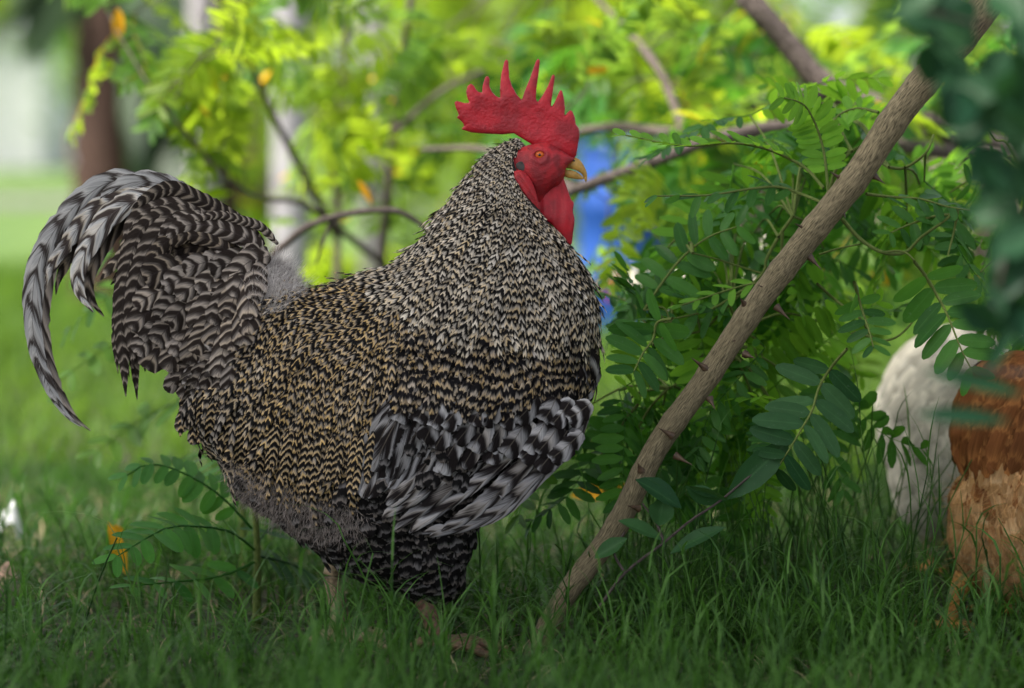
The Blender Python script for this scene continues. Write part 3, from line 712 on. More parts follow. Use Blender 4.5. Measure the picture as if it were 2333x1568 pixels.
    sec = [((1080, 870), (1010, 985), (930, 1090)), ((1040, 870), (975, 980), (895, 1088)), ((1005, 865), (945, 975), (870, 1095)), ((975, 860), (915, 980), (850, 1110)),
           ((955, 845), (895, 975), (835, 1108)), ((935, 850), (885, 960), (822, 1102)), ((920, 880), (880, 960), (838, 1060)), ((930, 905), (895, 970), (855, 1040))]
    for i, pt in enumerate(sec):
        add('secondary_feather', quill(B, [np.array(q) + rng.normal(0, 3, 2) for q in pt], rng.uniform(25, 31), rng.uniform(60, 90), .75, wdep(9 + i * 1.6), warm=rng.uniform(0, .25), duty=rng.uniform(.5, .95), R=36, ragged=.04, cup=.2, split=rng.uniform(-.3, .3), prof=((0, .5), (.3, 1), (.8, .95), (.94, .6), (1, .12))), root, M['wing'])
    cov = []
    for r, (y0, y1, n, x0, x1, L) in enumerate(((960, 985, 8, 1030, 1290, 95), (915, 950, 9, 1000, 1320, 85), (875, 900, 11, 940, 1345, 66))):
        for j in range(n):
            f = j / (n - 1); x = x0 + (x1 - x0) * f; y = y0 + (y1 - y0) * f * (1 if r else .3) - 26 * math.sin(f * math.pi) * (r == 0)
            ang = math.radians(112 + 22 * f + rng.normal(0, 6)); cov.append((r, x + rng.normal(0, 5), y + rng.normal(0, 6), ang, L * rng.uniform(.85, 1.15)))
    for j in range(14):     # along the leading edge of the wing
        f = j / 13; x = 1356 - 130 * f ** 1.5; y = 790 + 270 * f; cov.append((3, x + rng.normal(0, 4) - 6, y, math.radians(100 + 45 * f), 62 * rng.uniform(.85, 1.2)))
        cov.append((3, x - 34 + rng.normal(0, 5), y + 12, math.radians(104 + 40 * f), 66 * rng.uniform(.85, 1.2)))
    for i, (r, x, y, ang, L) in enumerate(cov):
        e = np.array([x + math.cos(ang) * L, y + math.sin(ang) * L]); m = np.array([(x + e[0]) / 2 + 3, (y + e[1]) / 2])
        if r == 3:
            dep = lambda xx, yy, t, i=i: -np.maximum(B.half(np.minimum(xx, 1335), np.minimum(yy, 1040)), np.clip(150 - 1.1 * np.maximum(xx - 1235 + .5 * np.maximum(yy - 900, 0), 0), 30, 150)) - 16 - 6 * t - .1 * (i % 9)
        else: dep = wdep(19 + r * 4 + .3 * (i % 7))
        add('wing_covert', quill(B, [(x, y), m, e], hwc := rng.uniform(21, 30), prc := L * rng.uniform(.5, .8), .32, dep, phase=.62 + rng.normal(0, .1) - L / prc, warm=rng.uniform(0, .2) + (.25 if rng.random() < .25 else 0), duty=rng.uniform(.40, .72), R=22, prof=((0, .6), (.35, 1), (.75, 1), (.92, .75), (1, .2)), ragged=.03), root, M['covert'])

    # ---- head
    comb = Z1([(260, 600), (330, 622), (450, 632), (560, 636), (640, 628), (700, 665), (790, 720), (880, 745), (950, 775), (1040, 812), (1082, 814), (1100, 790), (1114, 700), (1125, 640), (1118, 590), (1096, 560), (1090, 510), (1072, 468), (1055, 457), (1035, 475), (1012, 502),
        (1017, 440), (1008, 365), (996, 318), (985, 309), (975, 320), (960, 355), (940, 400), (913, 438), (917, 395), (928, 310), (943, 212), (935, 194), (920, 203), (893, 275), (855, 345), (815, 402), (803, 372), (806, 305), (823, 190), (832, 92), (819, 79), (804, 95), (760, 220), (718, 325), (700, 384),
        (662, 342), (627, 280), (607, 215), (600, 98), (586, 82), (571, 100), (547, 200), (538, 300), (540, 368), (508, 352), (480, 322), (461, 282), (463, 226), (449, 206), (431, 214), (413, 270), (407, 328), (383, 325), (364, 308), (347, 278), (325, 262), (300, 280), (289, 322), (300, 372), (316, 402),
        (280, 406), (222, 389), (204, 400), (214, 440), (236, 490), (221, 514), (240, 526), (262, 546), (276, 572), (258, 592)])
    Cb = Inflate(comb, 0.0, .62, 1.7, cap=13, iters=300)
    wob = lambda x, y: 3.0 * np.sin((x - 1040) / 42) + 1.5 * np.sin(y / 19)
    def bumpy(x, y, w):
        n = rng.normal(0, 1, x.shape)
        for _ in range(2): n = (n + np.roll(n, 1, 0) + np.roll(n, -1, 0) + np.roll(n, 1, 1) + np.roll(n, -1, 1)) / 5
        big = np.sin(x / 13 + 1.7 * np.sin(y / 17)) * np.sin(y / 11 + 1.3 * np.sin(x / 23))
        return np.clip(w / 6, 0, 1) * (.8 * n + .5 * big)
    add('comb', Cb.mesh('comb', bumpy, wob), root, M['comb'])
    face = smooth_poly(Z1([(632, 770), (700, 728), (800, 700), (880, 690), (960, 735), (1060, 795), (1088, 812), (1040, 866), (1020, 900), (1008, 960), (975, 1010), (915, 1040), (870, 1090), (838, 1165), (765, 1085), (692, 995), (640, 935), (608, 890), (604, 830)]), 160)
    Fc = Inflate(face, 0.0, 1.10, 2.2, iters=400)
    def face_d(x, y, w):
        ex, ey = 972.1 + 828 * .31, 109.4 + 785 * .31
        d = np.hypot(x - ex, y - ey)
        a = 3.0 * np.exp(-((d - 17) / 5) ** 2) - 4.5 * np.exp(-(d / 10) ** 2)               # orbit and socket
        a += 2.6 * np.exp(-(((x - ex) - 45) / 30) ** 2 - ((y - ey + 2) / 10) ** 2)            # ridge to the beak
        a += .55 * np.sin(x * .31 + y * .17 + 2 * np.sin(y * .09)) * np.sin(y * .27 - x * .13 + 1.7 * np.sin(x * .07))                       # wrinkles
        return (a + 9.0) * np.clip(w / 12, 0, 1)
    add('face', Fc.mesh('face', face_d), root, M['face'])
    hwE = float(Fc.half(1228.8, 352.7)) + 5.0
    eye = np.array([1228.8, 352.7, -hwE])
    def dome(r, bulge, z, n=20, rings=6, oval=1.):
        V = [];
        for i in range(rings):
            t = (i + .001) / (rings - 1) * math.pi / 2
            for j in range(n):
                a = 2 * math.pi * j / n
                V.append((eye[0] + r * math.sin(t) * math.cos(a), eye[1] + oval * r * math.sin(t) * math.sin(a), eye[2] + z - bulge * math.cos(t)))
        return mesh_np('dome', B.world(np.array(V)), grid_faces(rings, n, True))
    eb = add('eye', dome(10.5, 5.0, -.5, oval=.92), root, M['iris'])
    add('pupil', dome(5.0, 4.2, -2.0), eb, M['pupil'])
    a = Acc(); th = np.linspace(0, 2 * np.pi, 25)
    ringp = np.stack([eye[0] + 13.0 * np.cos(th), eye[1] + 10.8 * np.sin(th), np.full(25, eye[2] - 2.4)], 1)
    tube(a, B.world(ringp), [.0013, .0013], 8, 60); add('eyelid', a.mesh('eyelid'), eb, M['face'])
    ear = smooth_poly(Z1([(655, 850), (690, 832), (725, 850), (755, 885), (735, 905), (690, 900), (660, 880)]), 40)
    Er = Inflate(ear, 0, .5, 1.6, iters=150); hE = float(Fc.half(1190, 377))
    add('ear_tuft', Er.mesh('ear_tuft', None, lambda x, y: -hE - 7.0 + 0 * x), root, M['under'])
    lobe = smooth_poly(Z1([(640, 905), (690, 895), (735, 925), (775, 985), (802, 1060), (832, 1180), (790, 1150), (730, 1090), (675, 1015), (645, 960)]), 80)
    Lb = Inflate(lobe, 0, .7, 1.8, iters=200)
    for sg in (-1, 1):
        add('ear_lobe', Lb.mesh('ear_lobe', lambda x, y, w: 1.6 * np.sin((x * .8 - y * .5) * .42) * np.clip(w / 5, 0, 1), lambda x, y, sg=sg: sg * (52 + .05 * (y - 390))), root, M['face'])
    wat = smooth_poly(Z1([(985, 895), (1005, 955), (1032, 1030), (1058, 1105), (1080, 1140), (1074, 1200), (1086, 1262), (1076, 1350), (1062, 1442), (1030, 1430), (985, 1385), (930, 1310), (845, 1240), (790, 1170), (800, 1090), (870, 1000), (930, 930)]), 130)
    Wt = Inflate(wat, 0, .55, 2.0, cap=9, iters=250)
    for sg in (-1, 1):
        add('wattle', Wt.mesh('wattle', lambda x, y, w: 1.3 * np.sin(x * .26 + .9 * np.sin(y * .05)) * np.clip(w / 5, 0, 1), lambda x, y, sg=sg: sg * (13 + .04 * (y - 400)) + 2 * np.sin(y * .06)), root, M['comb'])
    ub = smooth_poly(Z1([(985, 885), (1020, 868), (1060, 830), (1092, 806), (1130, 828), (1162, 876), (1180, 935), (1172, 988), (1160, 968), (1140, 928), (1100, 902), (1040, 886)]), 90)
    add('upper_beak', Inflate(ub, 0, .85, 1.5, iters=150).mesh('upper_beak'), root, M['beak'])
    lb = smooth_poly(Z1([(990, 892), (1040, 894), (1095, 908), (1136, 934), (1156, 962), (1120, 966), (1070, 960), (1020, 948), (1000, 925)]), 60)
    add('lower_beak', Inflate(lb, 0, .8, 1.5, iters=120).mesh('lower_beak'), root, M['beak'])
    a = Acc(); nq = [(1300, 362, -7.5), (1307, 366, -7), (1313, 371, -6)]
    tube(a, B.world(np.array(nq)), [.0006, .0011, .0006], 6, 8); add('nostril', a.mesh('nostril'), root, M['pupil'])
    # ---- legs
    def leg(pts, mat):
        a = Acc(); P = tube(a, np.array(pts), [.014, .0105, .0095, .0105, .012], 12, 40, rough=.03)
        lo = add('leg', a.mesh('leg'), root, mat); f = np.array(pts[-1])
        for ang, L in ((0, .075), (.55, .065), (-.55, .065), (math.pi, .035)):
            d = np.array([math.cos(ang), math.sin(ang), 0]); a = Acc()
            tube(a, [f + d * .0 + [0, 0, .004], f + d * L * .5 + [0, 0, .006], f + d * L * .95 + [0, 0, -.002]], [.0085, .0065, .0045], 8, 18, rough=.05)
            t = add('toe', a.mesh('toe'), lo, mat); a = Acc()
            tube(a, [f + d * L * .92 + [0, 0, -.001], f + d * (L + .012) + [0, 0, -.001], f + d * (L + .02) + [0, 0, -.006]], [.0035, .0022, .0003], 6, 8); add('claw', a.mesh('claw'), lo, M['claw'])
    leg([(-.170, .03, .12), (-.190, .03, .080), (-.186, .03, .045), (-.182, .03, .004)], M['legskin'])
    leg([(-.092, -.012, .085), (-.094, -.012, .060), (-.083, -.015, .030), (-.076, -.015, .004)], M['redleg'])
    return root
rooster()

# ------------------------------------------------------------------ foliage
def leaflet_arr(hi=True):
    """one leaflet of length 1 along +X, face towards +Z, folded along the midrib"""
    if hi: t = np.array([0, .12, .35, .65, .88, 1.]); w = np.array([.06, .34, .47, .47, .34, .1])
    else: t = np.array([0, .3, .75, 1.]); w = np.array([.1, .46, .45, .14])
    R = len(t); V = np.zeros((R, 3, 3)); U = np.zeros((R, 3, 2))
    for j, c in enumerate((-1, 0, 1)):
        V[:, j, 0] = t; V[:, j, 1] = c * w * .40; V[:, j, 2] = abs(c) * w * .07 - .10 * t ** 2
        U[:, j, 0] = c; U[:, j, 1] = t
    return V.reshape(-1, 3), grid_faces(R, 3), U.reshape(-1, 2)
LHI = leaflet_arr(True); LLO = leaflet_arr(False)

def frames(P, up):
    T = norm(np.gradient(P, axis=0)); S = norm(np.cross(T, up)); N = np.cross(S, T); return T, S, N

def leaflets_of(P, up, pairs, ll, ang=72, droop=.1, taper=.65, jit=.10, fold=0., t0=.12):
    """frames (origin, x, y, z, length) of opposite leaflets along the rachis P; the tip carries one more pair, forward"""
    n = 40; Q = resample(P, n); T, S, N = frames(Q, np.asarray(up, float)); out = []
    for i in range(pairs):
        f = t0 + (1 - t0) * i / max(1, pairs - 1); k = min(n - 1, int(f * (n - 1)))
        L = ll * (1 - (1 - taper) * abs(2 * f - 1) ** 1.6)
        a = math.radians(ang - 28 * max(0, f - .75) / .25)
        for sg in (-1, 1):
            aa = a + rng.normal(0, jit); dr = droop + rng.normal(0, jit)
            side = S[k] * sg * math.cos(fold) + N[k] * math.sin(fold)
            x = norm(math.cos(aa) * T[k] + math.sin(aa) * side - dr * N[k])
            z = norm(N[k] + rng.normal(0, jit * 1.5, 3) - sg * S[k] * math.sin(fold)); y = norm(np.cross(z, x)); z = np.cross(x, y)
            out.append((Q[k], x, y, z, L * rng.uniform(.88, 1.1)))
    return Q, out

def frond(acc, P, up, pairs, ll, hi=False, width=1.0, rr=.0012, **kw):
    Q, fr = leaflets_of(P, up, pairs, ll, **kw)
    tube(acc, P, [rr, rr * .5], 4, 10, (.9, .5, .5, 1))
    tv, tf, tu = LHI if hi else LLO
    for o, x, y, z, L in fr:
        V = o + L * (tv[:, :1] * x + tv[:, 1:2] * width * y + tv[:, 2:] * z)
        acc.put(V, tf, tu, np.tile([rng.random() * .55 + .1, .5, .5, 1], (len(tv), 1)))

FR_LOW = []
def frond_variants():
    for i in range(7):
        a = Acc(); dr = rng.uniform(.05, .28)
        P = [(0, 0, 0), (.33, rng.normal(0, .04), .03), (.68, rng.normal(0, .06), -.02 - dr * .3), (1, rng.normal(0, .08), -dr)]
        frond(a, np.array(P), (0, 0, 1), int(rng.integers(11, 15)), .26, False, .85, .006, droop=rng.uniform(.0, .3), jit=.16)
        FR_LOW.append(a.mesh('compound_leaf'))
frond_variants()
MESH_BY_MAT = {}
def frond_mesh(i, mat):
    key = (i, mat.name)
    if key not in MESH_BY_MAT:
        me = FR_LOW[i].copy(); me.materials.clear(); me.materials.append(mat); MESH_BY_MAT[key] = me
    return MESH_BY_MAT[key]

def place_frond(root, pos, d, length, mat, roll=0., name='compound_leaf'):
    d = norm(np.asarray(d, float)); up = np.array([0, 0, 1.])
    y = np.cross(up, d); y = y / max(np.linalg.norm(y), 1e-3); z = np.cross(d, y)
    c, s = math.cos(roll), math.sin(roll); y2 = c * y + s * z; z2 = np.cross(d, y2)
    m = Matrix(((d[0], y2[0], z2[0], 0), (d[1], y2[1], z2[1], 0), (d[2], y2[2], z2[2], 0), (0, 0, 0, 1)))
    o = bpy.data.objects.new(name, frond_mesh(int(rng.integers(len(FR_LOW))), mat)); COL.objects.link(o)
    o.parent = root; o.matrix_parent_inverse = Matrix.Translation(-Vector(root.location))
    o.matrix_basis = Matrix.Translation(Vector(pos)) @ m @ Matrix.Scale(length, 4)
    return o

def shrub(name, label, cat, limbs, targets, mats, base, bark, group=None, twig_r=.0016, bias=(0, 0, -.15), lens=(.12, .2), facing=.5):
    """limbs: (world polyline, radii); targets: points where fronds grow, each joined to the nearest limb by a twig"""
    root = thing(name, label, cat, base, group)
    samples = []
    for i, (pts, rad) in enumerate(limbs):
        a = Acc(); P = tube(a, np.array(pts), rad, 9, 40, vscale=1.0, rough=.04)
        add('trunk' if i == 0 else 'limb', a.mesh('limb'), root, bark); samples.append(P)
    S = np.vstack(samples); tw = Acc()
    for t in targets:
        d2 = ((S - t) ** 2).sum(1) + np.maximum(0, S[:, 2] - t[2]) * .02
        k = int(np.argmin(d2)); s = S[k]; v = np.asarray(t) - s; L = np.linalg.norm(v)
        if L > .02:
            mid = (s + t) / 2 + np.array([0, 0, .12 * L]) + rng.normal(0, .05 * L, 3)
            tube(tw, np.array([s, mid, t]), [twig_r * (1 + L), twig_r * .6], 5, 8)
        nf = int(rng.integers(1, 3))
        for _ in range(nf):
            d = norm(norm(v + 1e-4) * .7 + rng.normal(0, .55, 3) + np.array(bias))
            place_frond(root, t, d, rng.uniform(*lens), mats[int(rng.integers(len(mats)))], rng.normal(0, .5) - facing)
    if tw.n: add('twigs', tw.mesh('twigs'), root, bark, 'stuff')
    return root

def pixbox(n, x0, x1, y0, y1, Y0, Y1):
    return [Wp(rng.uniform(x0, x1), rng.uniform(y0, y1), rng.uniform(Y0, Y1)) for _ in range(n)]

# ---- the leaning thorny tree in the plane of focus
def Z5(p): return [(1336.7 + x * .465, 121.5 + y * .465) for x, y in p]
def Z6(p): return [(1215.1 + x * .4964, 789.8 + y * .4964) for x, y in p]
def thorn_tree():
    base = Wp(1205, 1530, -.02)
    root = thing('thorny_tree', 'leaning brown thorny stem with feathery green compound leaves beside the rooster', 'tree', (base[0], base[1], 0))
    px = [(1190, 1560), (1215, 1500), (1290, 1355), (1400, 1205), (1497, 1018), (1610, 862), (1722, 695), (1845, 535), (1950, 405), (2058, 245), (2190, 85), (2290, -50), (2420, -240), (2560, -480)]
    Y = np.interp(np.arange(len(px)), [0, len(px) - 1], [-.02, -.06])
    pts = np.array([Wp(x, y, yy) for (x, y), yy in zip(px, Y)])
    n = 260; P = resample(pts, n); r = np.interp(np.linspace(0, 1, n), [0, .15, .4, .75, 1], [.0110, .0120, .0128, .0165, .0175])
    arc = np.r_[0, np.cumsum(np.linalg.norm(np.diff(P, axis=0), axis=1))]
    for s in np.arange(.07, arc[-1], .063): r = r + .0011 * np.exp(-((arc - s - rng.normal(0, .006)) / .007) ** 2)
    T, S, N = frames(P, np.array([0, 1., 0])); k = 28; a = np.linspace(0, 2 * np.pi, k, endpoint=False)
    rr = r[:, None] * (1 + .02 * np.sin(3 * a[None] + arc[:, None] * 20) + rng.normal(0, .006, (n, k)))
    V = P[:, None] + rr[..., None] * (np.cos(a)[None, :, None] * S[:, None] + np.sin(a)[None, :, None] * N[:, None])
    U = np.stack([np.tile(a / (2 * np.pi), (n, 1)), np.tile(arc[:, None], (1, k))], -1)
    add('stem', mesh_np('stem', V, grid_faces(n, k, True), U), root, M['bark'])
    th = [Z5([(1245, 615), (1188, 578)]), Z5([(1255, 770), (1268, 808)]), Z5([(1075, 862), (1018, 834)]), Z5([(1105, 1012), (1152, 1062)]), Z5([(890, 1158), (840, 1136)]), Z5([(945, 1258), (996, 1306)]),
          Z5([(735, 1405), (712, 1412)]), Z5([(785, 1478), (824, 1496)]), Z5([(572, 1535), (513, 1492)]), Z5([(1430, 350), (1420, 336)]), Z5([(1425, 535), (1420, 552)]), Z5([(1575, 275), (1562, 268)]), Z5([(1420, 610), (1462, 640)]),
          Z6([(620, 400), (572, 372)]), Z6([(672, 512), (737, 548)]), Z6([(490, 560), (478, 532)]), Z6([(815, 250), (834, 288)]), Z6([(775, 90), (728, 55)]), Z6([(985, 40), (1012, 50)]), Z6([(470, 740), (430, 730)]), Z5([(770, 1225), (752, 1200)])]
    for b, t in th:
        wb, wt = Wp(*b, -.046), Wp(*t, -.052); v = wt - wb
        ac = Acc(); tube(ac, [wb - v * .35, wb, wb + v * .5, wt], [.0046, .0025, .0011, .0002], 7, 14); add('thorn', ac.mesh('thorn'), root, M['thorn'])
    # green side branches
    br = [([(1250, 810), (1340, 910), (1450, 975), (1560, 975), (1640, 900), (1740, 830), (1820, 765)], 5.5, -.02), ([(1450, 975), (1540, 970), (1600, 1010), (1690, 1150), (1760, 1270)], 3, -.03), ([(1140, 985), (1240, 955), (1340, 935)], 3, .0),
          ([(1130, 1130), (1220, 1210), (1340, 1300), (1410, 1400), (1520, 1390), (1620, 1290), (1660, 1250)], 4, .03), ([(1820, 765), (1800, 870), (1770, 990)], 4, -.02), ([(1185, 700), (1225, 560), (1300, 480), (1420, 420)], 5, .04),
          ([(1010, 800), (940, 900), (880, 1010), (860, 1080), (700, 1230)], 5, .06), ([(700, 1230), (560, 1360), (420, 1370), (330, 1430)], 4, .08), ([(860, 1080), (640, 1010), (520, 980)], 3, .06), ([(1480, 560), (1560, 560), (1660, 490), (1700, 400)], 4.5, .05),
          ([(2143, 600), (2060, 440), (2000, 420), (1930, 300)], 4, .05), ([(2060, 440), (2180, 350), (2240, 300)], 3.5, .05), ([(2143, 900), (2000, 1010), (1900, 1100)], 3, .02), ([(420, 1370), (380, 1250), (280, 1260)], 3, .06), ([(700, 1230), (740, 1360), (700, 1460), (560, 1560), (400, 1640)], 4, .08)]
    for q, rad, y in br:
        ac = Acc(); pp = Z5(q); s = (DIST + y) / FPX
        tube(ac, [Wp(x, yy, y + rng.normal(0, .008)) for x, yy in pp], [rad * s * .9, rad * s * .55], 8, 40, rough=.03); add('branch', ac.mesh('branch'), root, M['green_stem'])
    # traced compound leaves: path, leaflet length, pairs, facing vector, material, options
    cam_up = (0, -1, .35)
    FT = [(Z5([(1185, 690), (1165, 500), (1130, 370), (1080, 270), (1030, 235), (965, 218)]), 136, 15, (.1, -1, .25), 'leaf_young', dict(ang=80), -.01),
          (Z5([(1160, 660), (1080, 570), (980, 510), (850, 460), (700, 440), (520, 455), (380, 440), (190, 402)]), 128, 14, (0, -.35, 1), 'leaf_young', dict(ang=48, fold=.5), -.02),
          (Z5([(1150, 730), (1050, 690), (940, 655), (800, 665), (600, 695), (345, 700)]), 140, 8, (0, -.45, 1), 'leaf_sharp', dict(ang=50, droop=.25, jit=.3), -.03),
          (Z5([(280, 1260), (380, 1110), (480, 990), (600, 900), (735, 850)]), 190, 8, (-.2, -1, .5), 'leaf_sharp', dict(ang=80), .07),
          (Z5([(420, 1300), (345, 1320), (325, 1400), (275, 1470), (230, 1560)]), 222, 7, (.3, -1, .2), 'leaf_sharp', dict(ang=86, jit=.05), -.09),
          (Z5([(1310, 1120), (1330, 1190), (1350, 1260), (1385, 1365), (1405, 1440)]), 140, 7, (0, -.8, .7), 'leaf_sharp', dict(ang=80), -.05),
          (Z5([(1605, 1020), (1660, 1090), (1720, 1190), (1770, 1290), (1830, 1440), (1880, 1540)]), 222, 8, (-.25, -1, .2), 'leaf_sharp', dict(ang=72), -.06),
          (Z6([(1440, 10), (1370, 90), (1310, 190), (1280, 290), (1230, 380), (1170, 480), (1120, 560)]), 235, 8, (.1, -1, .45), 'leaf_broad', dict(ang=72), -.07),
          (Z6([(480, 265), (420, 340), (370, 420), (300, 510)]), 165, 6, (.1, -1, .8), 'leaf_sharp', dict(ang=80), .06),
          (Z5([(1370, 690), (1500, 705), (1640, 715), (1760, 750), (1880, 770)]), 150, 6, (0, -.4, 1), 'leaf_sharp', dict(ang=55), -.02),
          (Z5([(1790, 790), (1700, 800), (1580, 840), (1490, 880)]), 150, 5, (0, -.8, .7), 'leaf_sharp', dict(ang=75), .02),
          (Z5([(960, 880), (800, 1000), (640, 960), (520, 1190), (450, 1240)][0:1] + [(930, 1090), (760, 1140), (600, 1190), (450, 1240)]), 120, 7, (0, -.4, 1), 'leaf_young', dict(ang=50), .03),
          (Z5([(780, 1150), (620, 1250), (480, 1290), (350, 1310)]), 170, 5, (0, -.6, 1), 'leaf_sharp', dict(ang=65), .05),
          (Z5([(1430, 290), (1330, 270), (1240, 300), (1180, 370)]), 110, 7, (0, -.7, .8), 'leaf_young', dict(ang=75), .04)]
    for q, ll, pairs, up, mt, kw, y in FT:
        z5 = .465 if ll < 225 else .4964
        s = (DIST + y) / FPX
        P = np.array([Wp(a_, b_, y + .02 * math.sin(i)) for i, (a_, b_) in enumerate(q)])
        ac = Acc(); tube(ac, P, [.0019, .0008], 5, 24, (.9, .5, .5, 1))
        fo = add('compound_leaf', ac.mesh('rachis'), root, M['green_stem'])
        Q, fr = leaflets_of(P, up, pairs, ll * z5 * s, t0=.22, **kw)
        key = ('hi', mt)
        if key not in MESH_BY_MAT:
            tv, tf, tu = LHI; me = mesh_np('leaflet', tv, tf, tu, np.tile([.15, .5, .5, 1], (len(tv), 1))); me.materials.append(M[mt]); MESH_BY_MAT[key] = me
        for o, x, yv, z, L in fr:
            lf = bpy.data.objects.new('leaflet', MESH_BY_MAT[key]); COL.objects.link(lf); lf.parent = fo
            m = Matrix(((x[0], yv[0], z[0], o[0]), (x[1], yv[1], z[1], o[1]), (x[2], yv[2], z[2], o[2]), (0, 0, 0, 1)))
            lf.matrix_basis = m @ Matrix.Diagonal((L, L * rng.uniform(.85, 1.05), L, 1))
    # denser, softer leaves behind
    tg = (pixbox(6, 1400, 1520, 680, 1000, .10, .40) + pixbox(14, 1520, 1660, 560, 1000, .10, .40) + pixbox(12, 1650, 1900, 340, 640, .12, .4) + pixbox(9, 1680, 1900, 700, 980, .06, .22) + pixbox(9, 2000, 2330, 300, 640, .1, .3) + pixbox(9, 1640, 2000, 190, 400, .15, .4) + pixbox(6, 1310, 1440, 880, 1040, .08, .25))
    tw = Acc(); src = np.array([Wp(x, yy, y) for q, rad, y in br for x, yy in Z5(q)])
    for t in tg:
        k = int(np.argmin(((src - t) ** 2).sum(1))); s = src[k]; L = np.linalg.norm(t - s)
        tube(tw, [s, (s + t) / 2 + [0, 0, .1 * L], t], [.0018, .0010], 5, 8)
        for _ in range(int(rng.integers(1, 3))):
            place_frond(root, t, norm(rng.normal(0, .6, 3) + np.array([rng.choice([-.6, .5]), -.1, -.25])), rng.uniform(.11, .17), M['leaf_sharp'] if rng.random() < .6 else M['leaf_young'], rng.normal(-.5, .6))
    add('twigs', tw.mesh('twigs'), root, M['green_stem'], 'stuff')
thorn_tree()

# ---- grey limbs and leaves of the tree behind it
def tree_behind():
    b = Wp(2620, 800, 1.3)
    limbs = [([(b[0], b[1], -.05), Wp(2560, 700, 1.2), Wp(2480, 480, 1.15), Wp(2330, 370, 1.1), Wp(2180, 300, 1.05), Wp(2010, 252, 1.0), Wp(1880, 195, 1.0), Wp(1780, 80, 1.0), Wp(1690, -30, 1.0), Wp(1620, -200, 1.1)], [.045, .03, .024, .018, .016]),
             ([Wp(2010, 252, 1.0), Wp(1900, 212, 1.0), Wp(1720, 235, .95), Wp(1560, 300, .95), Wp(1380, 290, 1.0), Wp(1200, 330, 1.05)], [.012, .009, .004]),
             ([Wp(2330, 370, 1.1), Wp(2040, 330, .9), Wp(1800, 292, .75), Wp(1620, 320, .7), Wp(1480, 372, .7), Wp(1310, 432, .7), Wp(1220, 455, .7)], [.014, .011, .010, .006]),
             ([Wp(1310, 432, .72), Wp(1120, 345, .9), Wp(960, 340, 1.0)], [.007, .005, .003]),
             ([Wp(1560, 300, .95), Wp(1500, 160, 1.1), Wp(1420, 60, 1.2), Wp(1300, -60, 1.3)], [.007, .006, .003]),
             ([Wp(1800, 292, .75), Wp(1850, 380, .8), Wp(1700, 450, .8)], [.006, .005, .003])]
    tg = pixbox(9, 1330, 1500, 20, 220, .8, 1.5) + pixbox(15, 1500, 1700, 20, 420, .7, 1.5) + pixbox(15, 1650, 2330, 40, 330, .8, 1.6) + pixbox(5, 1360, 1540, 360, 560, .5, 1.0) + pixbox(10, 1000, 1330, 40, 300, 1.1, 1.8) + pixbox(7, 1960, 2400, 250, 560, .8, 1.5) + pixbox(5, 1750, 1960, 600, 900, .6, 1.2)
    shrub('background_tree', 'tree with crooked grey brown limbs and loose green leaves behind the thorny stem', 'tree', limbs, tg, [M['leaf_mid'], M['leaf_mid'], M['leaf_yel'], M['leaf_sharp']], (b[0], b[1], 0), M['twig'], lens=(.13, .21))
tree_behind()

def yellow_shrubs():
    b = Wp(860, 800, 1.4)
    limbs = [([(b[0], b[1], -.03), Wp(868, 640, 1.4), Wp(885, 430, 1.35), Wp(910, 180, 1.3), Wp(938, -20, 1.3), Wp(950, -200, 1.3)], [.010, .008, .006, .004]),
             ([(b[0] - .08, b[1], -.03), Wp(770, 560, 1.5), Wp(760, 350, 1.5), Wp(785, 130, 1.5), Wp(800, -40, 1.5)], [.009, .006, .004]),
             ([Wp(870, 600, 1.4), Wp(700, 470, 1.1), Wp(560, 440, 1.0), Wp(420, 300, .9), Wp(330, 180, .9)], [.006, .004, .002]),
             ([Wp(770, 540, 1.5), Wp(640, 300, 1.3), Wp(560, 120, 1.2), Wp(480, -40, 1.1)], [.007, .005, .003]),
             ([Wp(900, 300, 1.3), Wp(1020, 200, 1.4), Wp(1200, 120, 1.5)], [.005, .003])]
    tg = pixbox(12, 440, 570, 0, 170, .7, 1.2) + pixbox(12, 700, 900, 150, 330, 1.0, 1.9) + pixbox(10, 720, 1060, 40, 420, 1.2, 2.2) + pixbox(3, 190, 320, 10, 60, .9, 1.3) + pixbox(3, 390, 470, 320, 370, .8, 1.1) + pixbox(6, 640, 900, 400, 560, 1.2, 1.9) + pixbox(8, 350, 800, -150, -30, .9, 2)
    shrub('leafy_shrub', 'tall slender shrub of yellow green leaves rising behind the rooster\'s back', 'shrub', limbs, tg, [M['leaf_yel'], M['leaf_mid']], (b[0], b[1], 0), M['twig'], lens=(.12, .19))
    # pale bent branch lying behind the rooster's neck
    ro = thing('bare_branch', 'bare pale forked branch rising from the grass behind the rooster\'s back', 'branch', Wp(640, 870, .9))
    a = Acc(); tube(a, [Wp(560, 1000, .7), Wp(600, 640, .7), Wp(660, 548, .7), Wp(740, 500, .65), Wp(880, 478, .6), Wp(950, 505, .6), Wp(1010, 560, .6)], [.006, .0055, .0045, .003], 8, 50, rough=.05); add('stem', a.mesh('stem'), ro, M['twig'])
    a = Acc(); tube(a, [Wp(760, 497, .65), Wp(740, 540, .65), Wp(720, 600, .66)], [.003, .0015], 6, 14); add('side_twig', a.mesh('side_twig'), ro, M['twig'])
    ro.location = (Wp(560, 1000, .7)[0], .7, 0)
    for ch in ro.children: ch.matrix_parent_inverse = Matrix.Translation(-Vector(ro.location))
yellow_shrubs()

